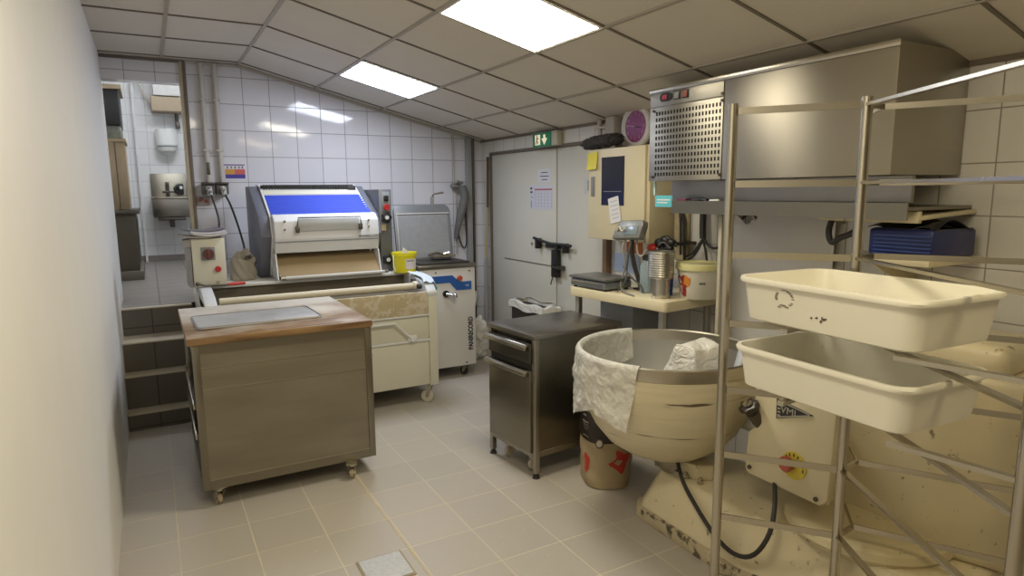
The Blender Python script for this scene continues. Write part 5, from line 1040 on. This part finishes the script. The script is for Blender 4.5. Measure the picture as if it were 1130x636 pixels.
BL, BW, BH = .60, .40, .136
def bin_obj(loc, rz, label):
    T = thing('dough_bin', label, 'plastic bin', loc, rz, 'ivory dough bins on the rack')
    F = fr(loc, rz)
    def ring(w_, l_, r, z): return [(x, y, z) for x, y, _ in rrect(-w_ / 2, w_ / 2, -l_ / 2, l_ / 2, r, 0, 7)]
    secs = [ring(BW - .075, BL - .075, .04, 0.0), ring(BW - .052, BL - .052, .052, .006), ring(BW - .046, BL - .046, .055, .02), ring(BW - .022, BL - .022, .06, BH - .022), ring(BW - .020, BL - .020, .06, BH - .016), ring(BW + .002, BL + .002, .07, BH - .016), ring(BW + .006, BL + .006, .07, BH - .008), ring(BW, BL, .068, BH), ring(BW - .022, BL - .022, .06, BH), ring(BW - .030, BL - .030, .057, BH - .008), ring(BW - .056, BL - .056, .05, .014), ring(BW - .08, BL - .08, .04, .008)]
    b = MB(); V = [[b.bm.verts.new(p) for p in s_] for s_ in secs]; n = len(V[0])
    for i in range(len(V) - 1):
        for k in range(n): b.bm.faces.new([V[i][k], V[i][(k + 1) % n], V[i + 1][(k + 1) % n], V[i + 1][k]])
    b.bm.faces.new(V[0][::-1]); b.bm.faces.new(V[-1]); bmesh.ops.recalc_face_normals(b.bm, faces=b.bm.faces)
    tf(b, F).build('bin_body', bin_pl, T, angle=40)
    return T, F
def bin_place(A, rz, z):        # A: outer far left corner of the rim
    M = Matrix.Rotation(rz, 4, 'Z'); o = Vector((A[0], A[1], z)) - M @ Vector((-BW / 2, BL / 2, 0)); return tuple(o)
rz = R(-3.5)
l1 = bin_place((1.598, 1.425), rz, 1.197); t1, F1 = bin_obj(l1, rz, 'ivory plastic dough bin with a faded round stamp, upper one of two on the rack')
l2 = bin_place((1.632, 1.46), R(-2.5), .966); t2, F2 = bin_obj(l2, R(-2.5), 'ivory plastic dough bin, lower one on the rack, over the mixer housing')
# faded stamp and scuffs on the upper bin, towards the camera
stm = mat('faded_stamp_ink', (.22, .19, .14), .6)
def on_face(y, z): return (-BW / 2 + .0232 - (z / BH) * .0135, y, z)
b = MB()
for k in range(22):
    a = 2 * PI * k / 22
    if k in (3, 4, 12, 15, 16, 19, 20): continue
    y = .105 + .030 * math.cos(a); z = .088 + .024 * math.sin(a); p = on_face(y, z); b.box(p[0] - .0012, p[0] + .002, y - .0045, y + .0045, z - .0014 - .003 * (6 < k < 10 or k < 3), z + .0014)
for (y, z, l_) in ((.112, .066, .010), (.098, .062, .006), (.125, .060, .005)): p = on_face(y, z); b.box(p[0] - .0012, p[0] + .002, y - l_, y + l_, z - .002, z + .002)
tf(b, F1).build('round_stamp', stm, t1)
b = MB()
random.seed(3)
for k in range(9):
    y = -.005 + random.uniform(-.03, .028); z = .045 + random.uniform(-.006, .006); p = on_face(y, z); s_ = random.uniform(.0015, .004); b.sph((p[0], y, z), s_, (.35, 1.2, 1), 8)
tf(b, F1).build('scuff', mat('dark_scuff', (.10, .08, .06), .6), t1)

# ================================================================== FLOOR DRAIN AND SCRAPS
T = thing('floor_drain', 'square pale grey gritty drain cover let into the floor tiles at the front', 'drain cover', (.765, 2.50, 0))
b = MB(); b.box(.665, .868, 2.40, 2.612, .0005, .0045, bev=.001); b.build('frame', mat('drain_frame', (.34, .28, .18), .6), T)
b = MB(); b.box(.674, .859, 2.41, 2.603, .0045, .008, bev=.001); b.build('cover', mat('drain_cover', (.52, .54, .57), .7, var=.22, vscale=60, bump=.6, bscale=60), T)
b = MB()
random.seed(11)
t = bmesh.new()
for k in range(240):
    x = random.uniform(.4, 2.0); y = random.uniform(2.0, 4.4)
    s_ = random.uniform(.001, .0035); b.sph((x, y, .0), s_, (1, 1, .4), 6)
b.build('floor_crumbs', mat('flour_crumb', (.62, .56, .42), .8), kind='stuff', label='pale flour crumbs scattered over the front floor tiles', category='crumbs')
b = MB()
random.seed(5); y = 2.0
while y < 3.6:
    l_ = random.uniform(.02, .09); wd = random.uniform(.0015, .005); x = .909 + random.uniform(-.0015, .0015); b.box(x - wd, x + wd, y, y + l_, .0, .0016); y += l_ * random.uniform(.9, 1.3)
b.build('floor_joint_repair', mat('yellowed_joint', (.55, .45, .28), .7, var=.2, vscale=40), kind='structure')
